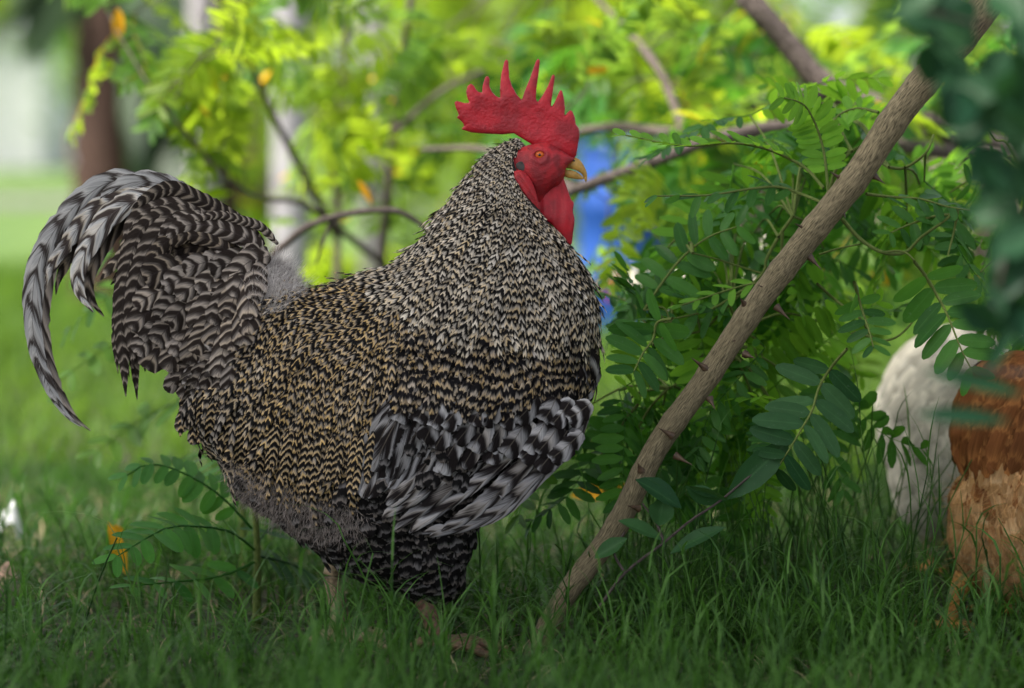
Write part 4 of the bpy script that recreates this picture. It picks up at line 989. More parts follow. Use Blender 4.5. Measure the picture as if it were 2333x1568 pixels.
def far_shrub(name, label, x, D, h, n, mats, spread, cat='shrub', group=None, big=(.3, .5)):
    Y = D - DIST; wx = (x - CX) * D / FPX
    limbs = []
    for i in range(5):
        a = rng.uniform(0, 6.28); r = spread * rng.uniform(.3, .8)
        limbs.append(([(wx + .03 * math.cos(a), Y + .03 * math.sin(a), -.05), (wx + r * .3 * math.cos(a), Y + r * .3 * math.sin(a), h * .4), (wx + r * math.cos(a), Y + r * math.sin(a), h * rng.uniform(.75, 1))], [.03 * h, .018 * h, .006 * h]))
    tg = []
    while len(tg) < n:
        v = rng.uniform(-1, 1, 3)
        if (v ** 2).sum() > 1: continue
        lump = 1 + .25 * math.sin(v[0] * 5 + x) * math.sin(v[2] * 6 + D)
        tg.append(np.array([wx + v[0] * spread * lump, Y + v[1] * spread * lump, h * .58 + v[2] * h * .5 * lump]))
    return shrub(name, label, cat, limbs, tg, mats, (wx, Y, 0), M['twig'], group, twig_r=.004, lens=big)
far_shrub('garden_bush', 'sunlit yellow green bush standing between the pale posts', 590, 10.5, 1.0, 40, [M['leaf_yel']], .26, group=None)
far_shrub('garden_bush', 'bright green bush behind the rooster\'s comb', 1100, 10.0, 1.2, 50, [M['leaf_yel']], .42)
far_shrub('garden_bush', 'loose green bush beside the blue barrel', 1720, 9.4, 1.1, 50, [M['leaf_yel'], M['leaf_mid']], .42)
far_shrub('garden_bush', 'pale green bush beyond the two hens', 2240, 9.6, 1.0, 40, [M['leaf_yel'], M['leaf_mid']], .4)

# ---- trees at the edge of the lawn
def far_tree(label, x, D, h, crown_r, mat, seed):
    rg = np.random.default_rng(seed); Y = D - DIST; wx = (x - CX) * D / FPX
    root = thing('garden_tree', label, 'tree', (wx, Y, 0), 'trees along the far edge of the lawn')
    a = Acc(); tube(a, [(wx, Y, -.1), (wx + .1, Y, h * .3), (wx - .05, Y + .1, h * .6), (wx, Y, h * .85)], [h * .03, h * .022, h * .012, h * .004], 9, 20)
    for i in range(6):
        an = rg.uniform(0, 6.28); z = h * rg.uniform(.25, .6)
        tube(a, [(wx, Y, z), (wx + math.cos(an) * crown_r * .4, Y + math.sin(an) * crown_r * .4, z + h * .1), (wx + math.cos(an) * crown_r * .8, Y + math.sin(an) * crown_r * .8, z + h * .15)], [h * .011, h * .008, h * .003], 6, 12)
    add('trunk', a.mesh('trunk'), root, M['twig'])
    a = Acc(); n = 3600; cl = rg.normal(0, 1, (34, 3)); cl = cl / np.linalg.norm(cl, axis=1, keepdims=True) * rg.uniform(.35, 1, (34, 1)) ** .5
    c = cl[rg.integers(34, size=n)] * .85 + rg.normal(0, .16, (n, 3))
    ctr = np.array([wx, Y, h * .55]) + c * np.array([crown_r, crown_r, h * .48]); ctr = ctr[ctr[:, 2] > .05]; n = len(ctr)
    x_ = norm(rg.normal(0, 1, (n, 3)) + [0, 0, -.3]); z_ = norm(np.cross(x_, rg.normal(0, 1, (n, 3)))); y_ = np.cross(z_, x_)
    L = rg.uniform(.10, .2, n)[:, None] * (h / 4)
    tv, tf, tu = LLO; V = ctr[:, None] + L[:, None] * (tv[None, :, :1] * x_[:, None] + tv[None, :, 1:2] * 1.4 * y_[:, None] + tv[None, :, 2:] * z_[:, None])
    C = np.ones((n, len(tv), 4)); C[..., 0] = rg.uniform(.1, .85, n)[:, None]
    a.put(V.reshape(-1, 3), (np.arange(n)[:, None, None] * len(tv) + tf[None]).reshape(-1, 4), np.tile(tu, (n, 1)), C)
    add('crown', a.mesh('crown'), root, mat)
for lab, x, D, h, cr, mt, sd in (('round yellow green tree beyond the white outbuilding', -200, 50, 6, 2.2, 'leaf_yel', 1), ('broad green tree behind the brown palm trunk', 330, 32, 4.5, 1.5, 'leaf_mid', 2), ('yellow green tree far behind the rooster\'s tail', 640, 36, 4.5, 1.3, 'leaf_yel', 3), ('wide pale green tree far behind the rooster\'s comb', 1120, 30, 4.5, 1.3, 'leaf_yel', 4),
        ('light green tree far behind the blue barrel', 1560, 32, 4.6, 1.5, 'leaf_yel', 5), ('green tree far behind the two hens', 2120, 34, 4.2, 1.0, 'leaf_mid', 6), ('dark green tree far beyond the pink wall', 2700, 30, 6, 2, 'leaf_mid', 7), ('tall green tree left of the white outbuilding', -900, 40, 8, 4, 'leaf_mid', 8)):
    far_tree(lab, x, D, h, cr, M[mt], sd)

# ------------------------------------------------------------------ hens
M['whitef'] = feather_mat('white hen feather', (.50, .46, .38), (.60, .56, .48), (.55, .50, .41), soft=.9, jit=.5, jit2=.6)
M['brownf'] = feather_mat('chestnut hen feather', (.15, .055, .018), (.36, .155, .05), (.26, .10, .03), soft=.9, jit=.5, jit2=.6)
M['orangef'] = feather_mat('orange hen down', (.40, .22, .09), (.58, .38, .20), (.50, .26, .11), soft=.9, jit=.5, jit2=.6)
M['rustf'] = feather_mat('rust hen feather', (.24, .10, .035), (.46, .25, .11), (.36, .17, .06), soft=.9, jit=.5, jit2=.6)
M['orangeleg'] = plain('orange scaly leg', (.42, .20, .05), .55, .35, 260, .4)

def hen(label, poly, Y, k, mats, legs, head, comb, regions, flow, legmat, tails=(), group=None):
    P = smooth_poly(poly, 220); Bd = Inflate(P, Y, k, 11, iters=400)
    cx = sum(l[0][0] for l in legs) / len(legs)
    root = thing('hen', label, 'hen', (Wp(cx, 0, Y)[0], Y, 0), group)
    add('body', Bd.mesh('body'), root, M['under'] if mats[0] != 'whitef' else M['whitef_skin'])
    for nm, mt, reg, sp, L, Wd, fl in regions:
        a = Acc()
        for side in (-1, 1):
            p = scatter(Bd, np.array(reg, float), sp * (1 if side < 0 else 1.4), side)
            if fl: fluff(a, Bd, p, L, flow, rng.random(), .6, .7, Wd, .3)
            else: tract(a, Bd, p, L, Wd, flow, rng.random(len(p)) * 4, 60, .3, 2, 4, 6, warm=rng.random(len(p)), duty=rng.uniform(.5, .9, len(p)), blunt=True, dj=.2)
        add(nm, a.mesh(nm), root, M[mt], 'stuff')
    for path, hw, mt in tails:
        dep = lambda x, y, t: -np.maximum(Bd.half(x, y), 20) - 12 - 8 * t
        add('tail_feather', quill(Bd, path, hw, 70, .2, dep, warm=.4, duty=.5, R=24), root, M[mt])
    for pts in legs:
        a = Acc(); W3 = [Wp(x, y, Y + dy) for x, y, dy in pts]; W3[-1][2] = .006
        tube(a, W3, [.013, .0095, .008, .009], 10, 24, rough=.04); lo = add('leg', a.mesh('leg'), root, legmat)
        f = W3[-1]
        for ang in (-.2, .45, -.9, 2.9):
            a = Acc(); d = np.array([math.cos(ang), math.sin(ang), 0]); tube(a, [f, f + d * .022 + [0, 0, .003], f + d * .042], [.007, .0055, .002], 7, 12); add('toe', a.mesh('toe'), lo, legmat)
    if head:
        hx, hy, r, sg = head
        hp = smooth_poly([(hx - r, hy), (hx - r * .6, hy - r * .8), (hx + r * .3, hy - r * .9), (hx + r, hy - r * .1), (hx + r * .7, hy + r * .8), (hx - r * .4, hy + r * .9)], 50)
        add('face', Inflate(hp, Y, 1.0, r / 9, iters=150).mesh('face'), root, M['face'])
        cpoly = [(hx - r, hy - r * .5), (hx - r * 1.1, hy - r * 1.3), (hx - r * .6, hy - r * 1.1), (hx - r * .3, hy - r * 1.8), (hx, hy - r * 1.2), (hx + r * .4, hy - r * 1.7), (hx + r * .6, hy - r), (hx + r, hy - r * 1.1), (hx + r * .9, hy - r * .3)]
        add('comb', Inflate(np.array(cpoly, float), Y, .5, r / 10, cap=r * .25, iters=150).mesh('comb'), root, M['comb'])
        add('wattle', Inflate(smooth_poly([(hx + sg * r * .2, hy + r * .5), (hx + sg * r * .8, hy + r * .4), (hx + sg * r * .8, hy + r * 1.6), (hx + sg * r * .3, hy + r * 1.7)], 40), Y, .5, r / 10, cap=r * .25, iters=120).mesh('wattle'), root, M['comb'])
        bk = smooth_poly([(hx + sg * r * .8, hy - r * .35), (hx + sg * r * 1.5, hy - r * .1), (hx + sg * r * 1.8, hy + r * .35), (hx + sg * r * 1.2, hy + r * .3), (hx + sg * r * .75, hy + r * .3)], 40)
        add('beak', Inflate(bk, Y, .8, r / 12, iters=100).mesh('beak'), root, M['beak'])
        e = Wp(hx + sg * r * .2, hy - r * .2, Y); a = Acc(); rr = r * .2 * (DIST + Y) / FPX
        tube(a, [(e[0], Y - r * .85 * (DIST + Y) / FPX, e[2]), (e[0], Y - r * 1.05 * (DIST + Y) / FPX, e[2])], [rr, rr * .3], 10, 6); add('eye', a.mesh('eye'), root, M['pupil'])
    return root
M['whitef_skin'] = plain('pale down', (.45, .41, .34), .9, .2, 150)
fl_hen = idw_flow([(2040, 850, -.5, .85), (2020, 980, .05, 1), (2060, 1120, .25, .97), (2150, 700, -.5, .85), (2300, 900, -.5, .8), (2400, 1050, -.3, 1), (2600, 800, -.3, .95), (2200, 1100, 0, 1), (2200, 850, -.35, .95)])
hen('pale cream white hen standing behind the reddish brown hen', [(2105, 772), (2140, 750), (2180, 742), (2230, 750), (2280, 765), (2340, 760), (2450, 760), (2560, 700), (2600, 600), (2650, 570), (2700, 620), (2670, 720), (2650, 860), (2590, 1020), (2480, 1110), (2350, 1160), (2250, 1190), (2170, 1230), (2100, 1205), (2052, 1150), (2032, 1060), (2010, 970), (2012, 905), (2038, 845), (2078, 788)],
    .5, .72, ('whitef',), [[(2130, 1180, 0), (2120, 1240, .02), (2125, 1280, .01), (2130, 1311, 0)], [(2230, 1170, .1), (2235, 1240, .1), (2240, 1290, .1), (2245, 1311, .1)]], (2660, 600, 40, 1), None,
    [('body_feathers', 'whitef', [(1900, 540), (2800, 540), (2800, 1260), (1900, 1260)], 20, 90, 50, False)], fl_hen, M['orangeleg'],
    tails=(([(2320, 820), (2250, 770), (2180, 735)], 26, 'whitef'), ([(2320, 810), (2260, 750), (2215, 705)], 26, 'whitef')), group=None)
fl_b = idw_flow([(2220, 860, -.5, .85), (2185, 980, .05, 1), (2300, 900, -.4, .9), (2450, 900, -.5, .85), (2200, 1150, -.2, 1), (2190, 1280, .4, .9), (2300, 1200, 0, 1), (2333, 1330, .1, 1), (2600, 1000, -.2, 1), (2650, 700, 0, 1)])
hen('reddish brown hen with fluffy orange rear and thin legs beside the tree', [(2300, 812), (2260, 820), (2225, 845), (2192, 905), (2178, 970), (2184, 1040), (2206, 1082), (2184, 1108), (2168, 1170), (2176, 1240), (2198, 1300), (2248, 1346), (2333, 1358), (2420, 1345), (2540, 1280), (2640, 1150), (2690, 950), (2700, 800), (2710, 700), (2700, 630), (2660, 605), (2620, 640), (2590, 700), (2520, 765), (2430, 795)],
    .12, .70, ('brownf',), [[(2200, 1310, -.02), (2185, 1345, -.02), (2168, 1400, -.02), (2150, 1442, -.02)], [(2290, 1330, .08), (2282, 1370, .08), (2275, 1400, .08), (2270, 1430, .08)]], (2665, 650, 44, 1), None,
    [('rear_down', 'orangef', [(2100, 1090), (2200, 1082), (2260, 1050), (2340, 1062), (2450, 1020), (2800, 1030), (2800, 1400), (2100, 1400)], 7.5, 42, 1.6, True), ('rear_feathers', 'orangef', [(2100, 1060), (2150, 1020), (2250, 1040), (2300, 1000), (2800, 1000), (2800, 1400), (2100, 1400)], 15, 80, 40, False), ('flank_feathers', 'rustf', [(2100, 1040), (2200, 1075), (2290, 1020), (2800, 1010), (2800, 1170), (2300, 1180), (2200, 1140), (2100, 1150)], 14, 70, 30, False), ('back_feathers', 'brownf', [(2100, 560), (2800, 560), (2800, 1030), (2450, 1020), (2340, 1062), (2260, 1050), (2200, 1082), (2100, 1090)], 13, 62, 30, False)], fl_b, M['orangeleg'],
    tails=(([(2270, 830), (2205, 900), (2178, 1000), (2195, 1085)], 20, 'brownf'), ([(2300, 840), (2240, 930), (2210, 1020), (2212, 1078)], 22, 'brownf'), ([(2330, 850), (2275, 950), (2245, 1030), (2240, 1068)], 24, 'brownf'), ([(2360, 860), (2320, 960), (2290, 1040), (2280, 1065)], 24, 'brownf'), ([(2400, 880), (2360, 970), (2335, 1040), (2330, 1062)], 26, 'brownf')))
fl_w = idw_flow([(1600, 640, .5, .8), (1450, 650, .9, .2), (1700, 640, .8, .5)])
hen('distant white hen with red face half hidden behind the green leaves', [(1545, 628), (1600, 590), (1680, 578), (1745, 545), (1790, 540), (1775, 600), (1735, 670), (1690, 725), (1620, 750), (1560, 728), (1500, 690), (1445, 672), (1405, 668), (1390, 645), (1405, 620), (1445, 620), (1500, 640)],
    3.0, .8, ('whitef',), [[(1630, 740, 0), (1635, 790, 0), (1625, 840, 0), (1620, 890, 0)], [(1665, 735, .08), (1670, 790, .08), (1660, 850, .08), (1655, 885, .08)]], (1402, 642, 24, -1), None,
    [('body_feathers', 'whitef', [(1380, 530), (1800, 530), (1800, 760), (1380, 760)], 16, 45, 26, False)], fl_w, M['orangeleg'])

# ------------------------------------------------------------------ small plants
def single_leaf(root, b, t, w, Y, mat, up=(0, -1, .4), name='leaf', dz=0., curl=.12):
    wb, wt = Wp(*b, Y), Wp(*t, Y + dz); x = wt - wb; L = np.linalg.norm(x); x = x / L
    z = norm(np.asarray(up, float) - np.dot(up, x) * x); y = np.cross(z, x)
    R = 9; tt = np.linspace(0, 1, R); prof = np.interp(tt, [0, .15, .4, .65, .88, 1], [.05, .55, 1, .92, .45, .02]) * w * (DIST + Y) / FPX * .5
    V = np.zeros((R, 5, 3)); U = np.zeros((R, 5, 2))
    for j, c in enumerate((-1, -.5, 0, .5, 1)):
        o = wb + x * (tt * L)[:, None] + y * (c * prof)[:, None] + z * (abs(c) ** 1.5 * prof * .35 - curl * L * tt ** 2 + rng.normal(0, .02, R) * prof)[:, None]
        V[:, j] = o; U[:, j, 0] = c; U[:, j, 1] = tt
    return add(name, mesh_np('leaf', V, grid_faces(R, 5), U, np.tile([rng.random() * .6, .5, .5, 1], (R * 5, 1))), root, mat)

def seedling():
    g = Z6([(760, 1080)])[0]; b = Wp(*g, -.02)
    root = thing('citrus_seedling', 'small seedling with broad dark glossy leaves at the foot of the thorny stem', 'plant', (b[0], -.02, 0))
    for q in ([(300, 1200), (420, 1040), (600, 900), (720, 800), (880, 690), (1180, 430)], [(600, 900), (560, 800), (500, 720)], [(420, 1040), (370, 940), (420, 850)]):
        a = Acc(); tube(a, [Wp(*p, -.07) for p in Z6(q)], [.0018, .0010], 6, 24); add('stem', a.mesh('stem'), root, M['twig'])
    for bb, tt, w, up in (((1180, 425), (885, 700), 140, (.2, -1, .5)), ((470, 612), (692, 725), 130, (.1, -.7, .9)), ((600, 690), (575, 825), 120, (0, -1, .3)), ((700, 640), (885, 720), 120, (0, -.6, -.6)), ((390, 800), (600, 870), 90, (0, -.6, .9)), ((430, 880), (275, 965), 80, (0, -.8, .6)), ((880, 830), (620, 930), 90, (0, -.6, .8)), ((840, 690), (720, 640), 60, (0, -.7, .7))):
        single_leaf(root, Z6([bb])[0], Z6([tt])[0], w * .4964, -.075, M['leaf_broad'], up)
seedling()

def Z8(p): return [(x * .4188, 911.4 + y * .4188) for x, y in p]
def sapling():
    g = Z8([(1395, 1020)])[0]; Y = .13; b = Wp(*g, Y)
    root = thing('young_sapling', 'young sapling with arching compound leaves in the grass under the rooster\'s tail', 'plant', (b[0], Y, 0))
    a = Acc(); tube(a, [(b[0], Y, -.01), Wp(*Z8([(1400, 850)])[0], Y), Wp(*Z8([(1390, 640)])[0], Y), Wp(*Z8([(1380, 520)])[0], Y)], [.0055, .004, .003], 8, 24); add('stem', a.mesh('stem'), root, M['green_stem'])
    F = [([(1390, 820), (1260, 720), (1100, 690), (930, 690), (800, 750), (640, 850)], 175, 11, (-.1, -.8, .9), -.04, 'leaf_sapling'), ([(1370, 700), (1220, 540), (1080, 440), (930, 370), (800, 350), (690, 410)], 150, 10, (0, -.5, 1), .10, 'leaf_sapling'), ([(1390, 880), (1200, 960), (950, 990), (720, 1010)], 170, 6, (0, -.6, 1), -.02, 'leaf_sapling'),
         ([(1400, 780), (1480, 690), (1600, 720), (1690, 800)], 150, 5, (0, -.6, .9), .25, 'leaf_broad'), ([(1400, 850), (1500, 870), (1600, 900), (1680, 940)], 150, 5, (0, -.6, .8), .2, 'leaf_broad'), ([(1380, 560), (1300, 420), (1180, 330), (1050, 300)], 140, 6, (0, -.6, .9), .4, 'leaf_sharp')]
    for q, ll, pr, up, Yf, mt in F:
        P = np.array([Wp(x, y, Y + (Yf - Y) * i / (len(q) - 1)) for i, (x, y) in enumerate(Z8(q))]); ac = Acc()
        frond(ac, P, up, pr, ll * .52 * (DIST + Yf) / FPX, True, 1.05, .0016, ang=76, t0=.2); add('compound_leaf', ac.mesh('compound_leaf'), root, M[mt])
    # a taller neighbour whose leaves hang behind the tail
    g = (520, 1180); Y = .5; b = Wp(*g, Y)
    r2 = thing('trailing_sapling', 'slender sapling whose leaf sprays hang behind the curved tail feathers', 'plant', (b[0] + .02, Y, 0))
    a = Acc(); tube(a, [(b[0] + .02, Y, -.01), Wp(540, 1000, Y), Wp(480, 860, Y), Wp(400, 720, Y)], [.005, .004, .002], 7, 24); add('stem', a.mesh('stem'), r2, M['green_stem'])
    for q, ll, pr in (([(560, 1000), (440, 920), (330, 950), (215, 1035)], 80, 7), ([(480, 860), (360, 780), (250, 790), (120, 880)], 74, 7), ([(420, 760), (320, 650), (230, 690), (150, 760)], 76, 7), ([(540, 960), (450, 1040), (370, 1060), (300, 1080)], 70, 6), ([(400, 720), (300, 580), (210, 600), (90, 640)], 70, 6)):
        P = np.array([Wp(x, y, Y + rng.normal(0, .02)) for x, y in q]); ac = Acc()
        frond(ac, P, (0, -.5, .9), pr, ll * (DIST + Y) / FPX, True, 1.1, .0014, ang=74, t0=.3); add('compound_leaf', ac.mesh('compound_leaf'), r2, M['leaf_mid'])
sapling()

def foreground_shrub():
    Y = -.95; b = Wp(2760, 1500, Y)
    root = thing('foreground_shrub', 'dark green broad leaves of a shrub hanging close in front of the hens', 'shrub', (b[0], Y, 0))
    limbs = [[(b[0], Y, -.02), Wp(2740, 900, Y), Wp(2600, 400, Y), Wp(2420, 150, Y), Wp(2240, 60, Y), Wp(2090, 20, Y)], [Wp(2600, 420, Y), Wp(2420, 420, Y), Wp(2300, 560, Y), Wp(2260, 760, Y)], [Wp(2740, 900, Y), Wp(2500, 830, Y), Wp(2330, 850, Y), Wp(2160, 830, Y)]]
    for i, l in enumerate(limbs):
        a = Acc(); tube(a, l, [.008 if i == 0 else .003, .002, .001], 7, 30); add('limb', a.mesh('limb'), root, M['twig'])
    for x0, x1, y0, y1, n in ((2080, 2190, -30, 140, 10), (2160, 2330, 150, 300, 14), (2290, 2480, -60, 330, 20), (2195, 2260, 270, 420, 4), (2230, 2330, 380, 620, 8), (2290, 2420, 330, 760, 16), (2215, 2300, 600, 740, 4), (2290, 2420, -160, 20, 8)):
        for _ in range(n):
            x, y = rng.uniform(x0, x1), rng.uniform(y0, y1); an = rng.uniform(.2, 2.9); L = rng.uniform(80, 130); yy = Y + rng.uniform(-.12, .12)
            single_leaf(root, (x + math.cos(an) * L * .5, y - math.sin(an) * L * .5), (x - math.cos(an) * L * .5, y + math.sin(an) * L * .5), rng.uniform(72, 112), yy, M['leaf_dark'], (rng.normal(0, .4), -1, rng.uniform(0, .9)), dz=rng.normal(0, .02))
    for bb, tt in (((2330, 900), (2110, 835)), ((2300, 960), (2090, 935)), ((2330, 700), (2240, 860)), ((2360, 620), (2230, 700)), ((2333, 480), (2190, 470)), ((2230, 200), (2110, 60)), ((2210, 60), (1990, 20))):
        single_leaf(root, bb, tt, 44, Y, M['leaf_dark'], (0, -1, .5))
foreground_shrub()

# ------------------------------------------------------------------ things far behind
M['plaster'] = plain('white plaster', (.84, .83, .84), .85, .06, 3)
M['pink'] = plain('pink plaster', (.62, .47, .43), .85, .12, 4)
M['limewash'] = plain('old limewash', (.29, .275, .29), .85, .25, 12)
M['concrete'] = plain('pale concrete', (.26, .24, .25), .85, .2, 14)
M['blue'] = plain('blue plastic', (.012, .055, .24), .35, .15, 8)
M['brick'] = plain('brick', (.34, .13, .08), .85, .3, 12)
M['paper'] = plain('white scrap', (.75, .75, .77), .8, .1, 90)
M['yellowleaf'] = leaf_mat('yellow fallen leaf', (.62, .34, .02), (.6, .35, .02), .3)
M['palmleaf'] = leaf_mat('palm leaflet', (.022, .055, .028), (.05, .11, .03), .25)
M['roof'] = plain('grey roofing', (.25, .25, .27), .7, .2, 5)

def box(acc, x0, x1, y0, y1, z0, z1):
    V = [(x, y, z) for x in (x0, x1) for y in (y0, y1) for z in (z0, z1)]
    acc.put(V, [(0, 1, 3, 2), (4, 6, 7, 5), (0, 4, 5, 1), (2, 3, 7, 6), (0, 2, 6, 4), (1, 5, 7, 3)])
def box_obj(name, parent, mat, *bb, bevel=.01):
    a = Acc(); box(a, *bb); o = add(name, a.mesh(name, False), parent, mat)
    md = o.modifiers.new('bevel', 'BEVEL'); md.width = bevel; md.segments = 2
    return o
def lathe(acc, cx, cy, prof, sides=32):
    a = np.linspace(0, 2 * np.pi, sides, endpoint=False); R = len(prof)
    V = np.array([[(cx + r * math.cos(t), cy + r * math.sin(t), z) for t in a] for r, z in prof]); acc.put(V.reshape(-1, 3), grid_faces(R, sides, True))

# white outbuilding beyond the lawn
Yw = 41 - DIST; s = 41 / FPX; xr = (92 - CX) * s
r = thing('white_outbuilding', 'low white plastered outbuilding with grey roof edge beyond the lawn', 'building', (xr - 3, Yw, 0))
box_obj('wall', r, M['plaster'], xr - 6, xr, Yw, Yw + 3, -.05, 1.93); box_obj('roof', r, M['roof'], xr - 6.2, xr + .18, Yw - .2, Yw + 3.2, 1.93, 2.07)
dr = box_obj('door', r, M['roof'], xr - 4.2, xr - 3.3, Yw - .04, Yw + .01, 0, 1.7); box_obj('door_frame', r, M['concrete'], xr - 4.28, xr - 3.22, Yw - .02, Yw + .01, 0, 1.78)
# pink wall on the right
Yp = 13.0; s = (Yp + DIST) / FPX
r = thing('pink_garden_wall', 'long faded pink plastered garden wall behind the hens', 'wall', ((2500 - CX) * s, Yp, 0))
box_obj('wall', r, M['pink'], (1890 - CX) * s, (3300 - CX) * s, Yp, Yp + .2, -.05, .86); box_obj('coping', r, M['concrete'], (1885 - CX) * s, (3310 - CX) * s, Yp - .03, Yp + .23, .86, .92)
# posts
for lab, px, D, w, h, mt in (('grey round concrete post behind the tail', 462, 8.6, 68, 1.5, 'concrete'), ('whitewashed round post behind the rooster\'s saddle', 662, 8.0, 82, 1.5, 'limewash'), ('thin greenish post rising behind the comb', 852, 9.5, 60, 1.9, 'concrete'), ('slim dark brown wooden post next to the grey concrete post', 524, 8.9, 50, 1.4, 'palmbark')):
    Y = D - DIST; x = (px - CX) * D / FPX; rad = w / 2 * D / FPX
    r = thing('garden_post', lab, 'post', (x, Y, 0)); a = Acc()
    lathe(a, x, Y, [(rad * 1.02, -.05), (rad, .3), (rad * .97, .9), (rad * .99, h - .03), (rad * .9, h), (.001, h + .005)], 24); add('shaft', a.mesh('shaft'), r, M[mt])
    a = Acc(); lathe(a, x, Y, [(rad * 1.6, -.02), (rad * 1.55, .03), (rad * 1.1, .06), (rad * .9, .065)], 24); add('footing', a.mesh('footing'), r, M['concrete'])
# palm
def palm():
    D = 9.0; Y = D - DIST; s = D / FPX; x = (245 - CX) * s
    r = thing('palm_tree', 'dark brown palm trunk with drooping dull green fronds behind the tail', 'palm', (x, Y, 0))
    a = Acc(); rg = np.linspace(0, 1.9, 40); lathe(a, x, Y, [(.108 * (1 + .12 * (i % 2) - .1 * z), z - .03) for i, z in enumerate(rg)], 20); add('trunk', a.mesh('trunk'), r, M['palmbark'])
    for x0, y0, x1, y1, x2, y2 in ((300, 60, 350, 160, 420, 330), (300, 20, 400, 150, 440, 400), (290, 120, 330, 220, 380, 390), (260, -60, 150, -40, 60, 40), (300, -20, 360, 60, 480, 200), (300, 150, 360, 260, 410, 430), (260, -80, 330, -60, 420, 40)):
        P = resample([Wp(x0, y0, Y + rng.normal(0, .1)), Wp(x1, y1, Y - .1 + rng.normal(0, .1)), Wp(x2, y2, Y - .15 + rng.normal(0, .1))], 26); a = Acc()
        tube(a, P, [.010, .004], 6, 20); T, S, N = frames(P, np.array([0, -1, .3]))
        for i in range(2, 26):
            for sg in (-1, 1):
                d = norm(T[i] * .75 + sg * S[i] * .6 - np.array([0, 0, .3])); L = .22 * (1 - .5 * abs(2 * i / 26 - 1)); y = norm(np.cross(d, N[i])) * .011
                V = [P[i] - y * .4, P[i] + y * .4, P[i] + d * L * .5 + y, P[i] + d * L * .5 - y, P[i] + d * L - y * .1 + [0, 0, -.04], P[i] + d * L + y * .1 + [0, 0, -.04]]
                a.put(V, [(0, 1, 2, 3), (3, 2, 5, 4)], [(-1, 0), (1, 0), (1, .5), (-1, .5), (-1, 1), (1, 1)], np.tile([rng.random() * .6, .5, .5, 1], (6, 1)))
        add('frond', a.mesh('frond'), r, M['palmleaf'])
palm()
def barrel(label, px, D, w, h, z0, group=None):
    Y = D - DIST; x = (px - CX) * D / FPX; R = w / 2
    r = thing('plastic_barrel', label, 'barrel', (x, Y, z0)); a = Acc()
    lathe(a, x, Y, [(.001, z0), (R * .93, z0), (R * .97, z0 + h * .04), (R, z0 + h * .28), (R * 1.05, z0 + h * .31), (R * 1.05, z0 + h * .35), (R, z0 + h * .38), (R, z0 + h * .62), (R * 1.05, z0 + h * .65), (R * 1.05, z0 + h * .69), (R, z0 + h * .72), (R * .97, z0 + h * .95), (R * .9, z0 + h)]); add('drum', a.mesh('drum'), r, M['blue'])
    a = Acc(); lathe(a, x, Y, [(R * 1.0, z0 + h * .955), (R * 1.02, z0 + h * .97), (R * 1.02, z0 + h), (R * .85, z0 + h * 1.015), (.001, z0 + h * 1.015)]); add('lid', a.mesh('lid'), r, M['blue'])
barrel('blue plastic barrel standing on the lawn behind the rooster\'s wattles', 1425, 7.6, .25, .52, 0)
barrel('small far blue barrel on a stack of bricks left of the palm trunk', 163, 48, .46, .72, .56)
bx_ = (163 - CX) * 48 / FPX
r = thing('brick_stack', 'low stack of red bricks under the far blue barrel', 'bricks', (bx_, 45, 0))
for i in range(7):
    for j in range(3): box_obj('brick', r, M['brick'], bx_ - .36 + j * .25, bx_ - .36 + j * .25 + .235, 44.75 + .02 * (i % 2), 45.25, i * .08, i * .08 + .075, bevel=.006)
# kerb across the far lawn
a = Acc(); box(a, -30, 30, 17.8, 17.95, -.05, .07); tag(add('kerb', a.mesh('kerb', False), None, M['concrete']), kind='structure')
# litter and fallen leaves
def scrap(label, px, py, w, h, mat, name, cat):
    D = CAM_H * FPX / (py - HZ); Y = D - DIST; s = D / FPX; n = 9
    u, v = np.meshgrid(np.linspace(-1, 1, n), np.linspace(-1, 1, n)); rr = 1 - .25 * np.abs(u * v) + rng.normal(0, .05, u.shape)
    V = np.stack([(px - CX) * s + u * rr * w * s, Y + v * rr * w * s * .6, .03 + h * s * (1 - u * u) * (1 - .6 * v * v) + rng.normal(0, h * s * .12, u.shape)], -1)
    o = add(name, mesh_np(name, V, grid_faces(n, n), np.stack([u, v], -1)), None, mat); tag(o, label, cat); return o
scrap('crumpled white scrap lying in the grass beyond the tail tip', 22, 1275, 32, 70, M['paper'], 'paper_scrap', 'litter')
scrap('curled pinkish dry leaf in the grass near the white scrap', 16, 1385, 26, 40, plain('dry pink leaf', (.45, .29, .22), .8, .3, 80), 'dry_leaf', 'leaf')
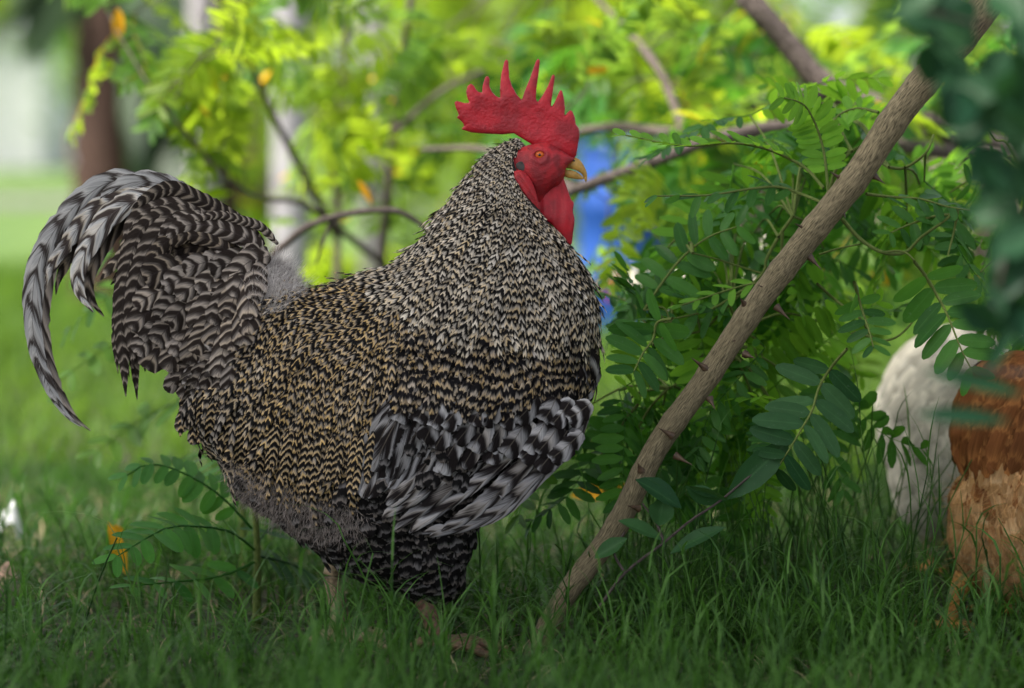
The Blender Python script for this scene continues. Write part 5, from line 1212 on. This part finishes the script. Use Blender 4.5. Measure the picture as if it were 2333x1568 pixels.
for lab, b, t, w, Y in (('yellow fallen leaf caught upright under the sapling', (246, 1190), (290, 1310), 34, .3), ('small yellow leaf behind the sapling spray', (262, 1195), (275, 1230), 26, .34), ('large yellowing leaf in the grass behind the thorny stem', (1300, 1130), (1440, 1105), 46, .45), ('bright yellow leaf hanging in the shrub above the tail', (268, 18), (270, 92), 30, .95), ('thin yellow leaf hanging behind the neck', (815, 410), (850, 466), 16, .85)):
    o = single_leaf(None, b, t, w, Y, M['yellowleaf'], (.2, -1, .4), name='yellow_leaf'); tag(o, lab, 'leaf')

# ---- unseen tree added left of the frame to shade rooster and foreground
def added_shade_tree():
    rg = np.random.default_rng(5); tx, ty = -1.8, -.75
    root = thing('added_shade_tree', 'unseen tall tree added beside the lawn so its leafy crown shades the rooster', 'tree', (tx, ty, 0))
    a = Acc(); tube(a, [(tx, ty, -.05), (tx + .05, ty, 1.0), (tx + .2, ty, 2.0), (tx + .5, ty, 3.0)], [.09, .07, .05, .03], 12, 30); add('trunk', a.mesh('trunk'), root, M['twig'])
    for i in range(6):
        an = i * 1.05; a = Acc(); tube(a, [(tx + .2, ty, 1.9), (tx + .35 + .5 * math.cos(an), ty + .5 * math.sin(an), 2.3), (tx + .45 + 1.1 * math.cos(an), ty + 1.0 * math.sin(an), 2.5)], [.03, .02, .008], 7, 16); add('limb', a.mesh('limb'), root, M['twig'])
    n = 1000; a = Acc(); c = rg.normal(0, 1, (n, 3)); c = c / np.linalg.norm(c, axis=1, keepdims=True) * rg.random((n, 1)) ** .4
    ctr = np.array([tx + .45, ty - .1, 2.5]) + c * [1.15, .95, .55]
    x_ = norm(rg.normal(0, 1, (n, 3)) * [1, 1, .5]); z_ = norm(np.cross(x_, np.cross([0, 0, 1.], x_)) + rg.normal(0, .4, (n, 3))); y_ = norm(np.cross(z_, x_)); z_ = np.cross(x_, y_)
    L = rg.uniform(.10, .18, n)[:, None]; tv, tf, tu = LLO
    V = ctr[:, None] + L[:, None] * (tv[None, :, :1] * x_[:, None] + tv[None, :, 1:2] * 1.5 * y_[:, None] + tv[None, :, 2:] * z_[:, None])
    C = np.ones((n, len(tv), 4)); C[..., 0] = rg.uniform(.1, .85, n)[:, None]
    a.put(V.reshape(-1, 3), (np.arange(n)[:, None, None] * len(tv) + tf[None]).reshape(-1, 4), np.tile(tu, (n, 1)), C); add('crown', a.mesh('crown'), root, M['leaf_mid'])
added_shade_tree()
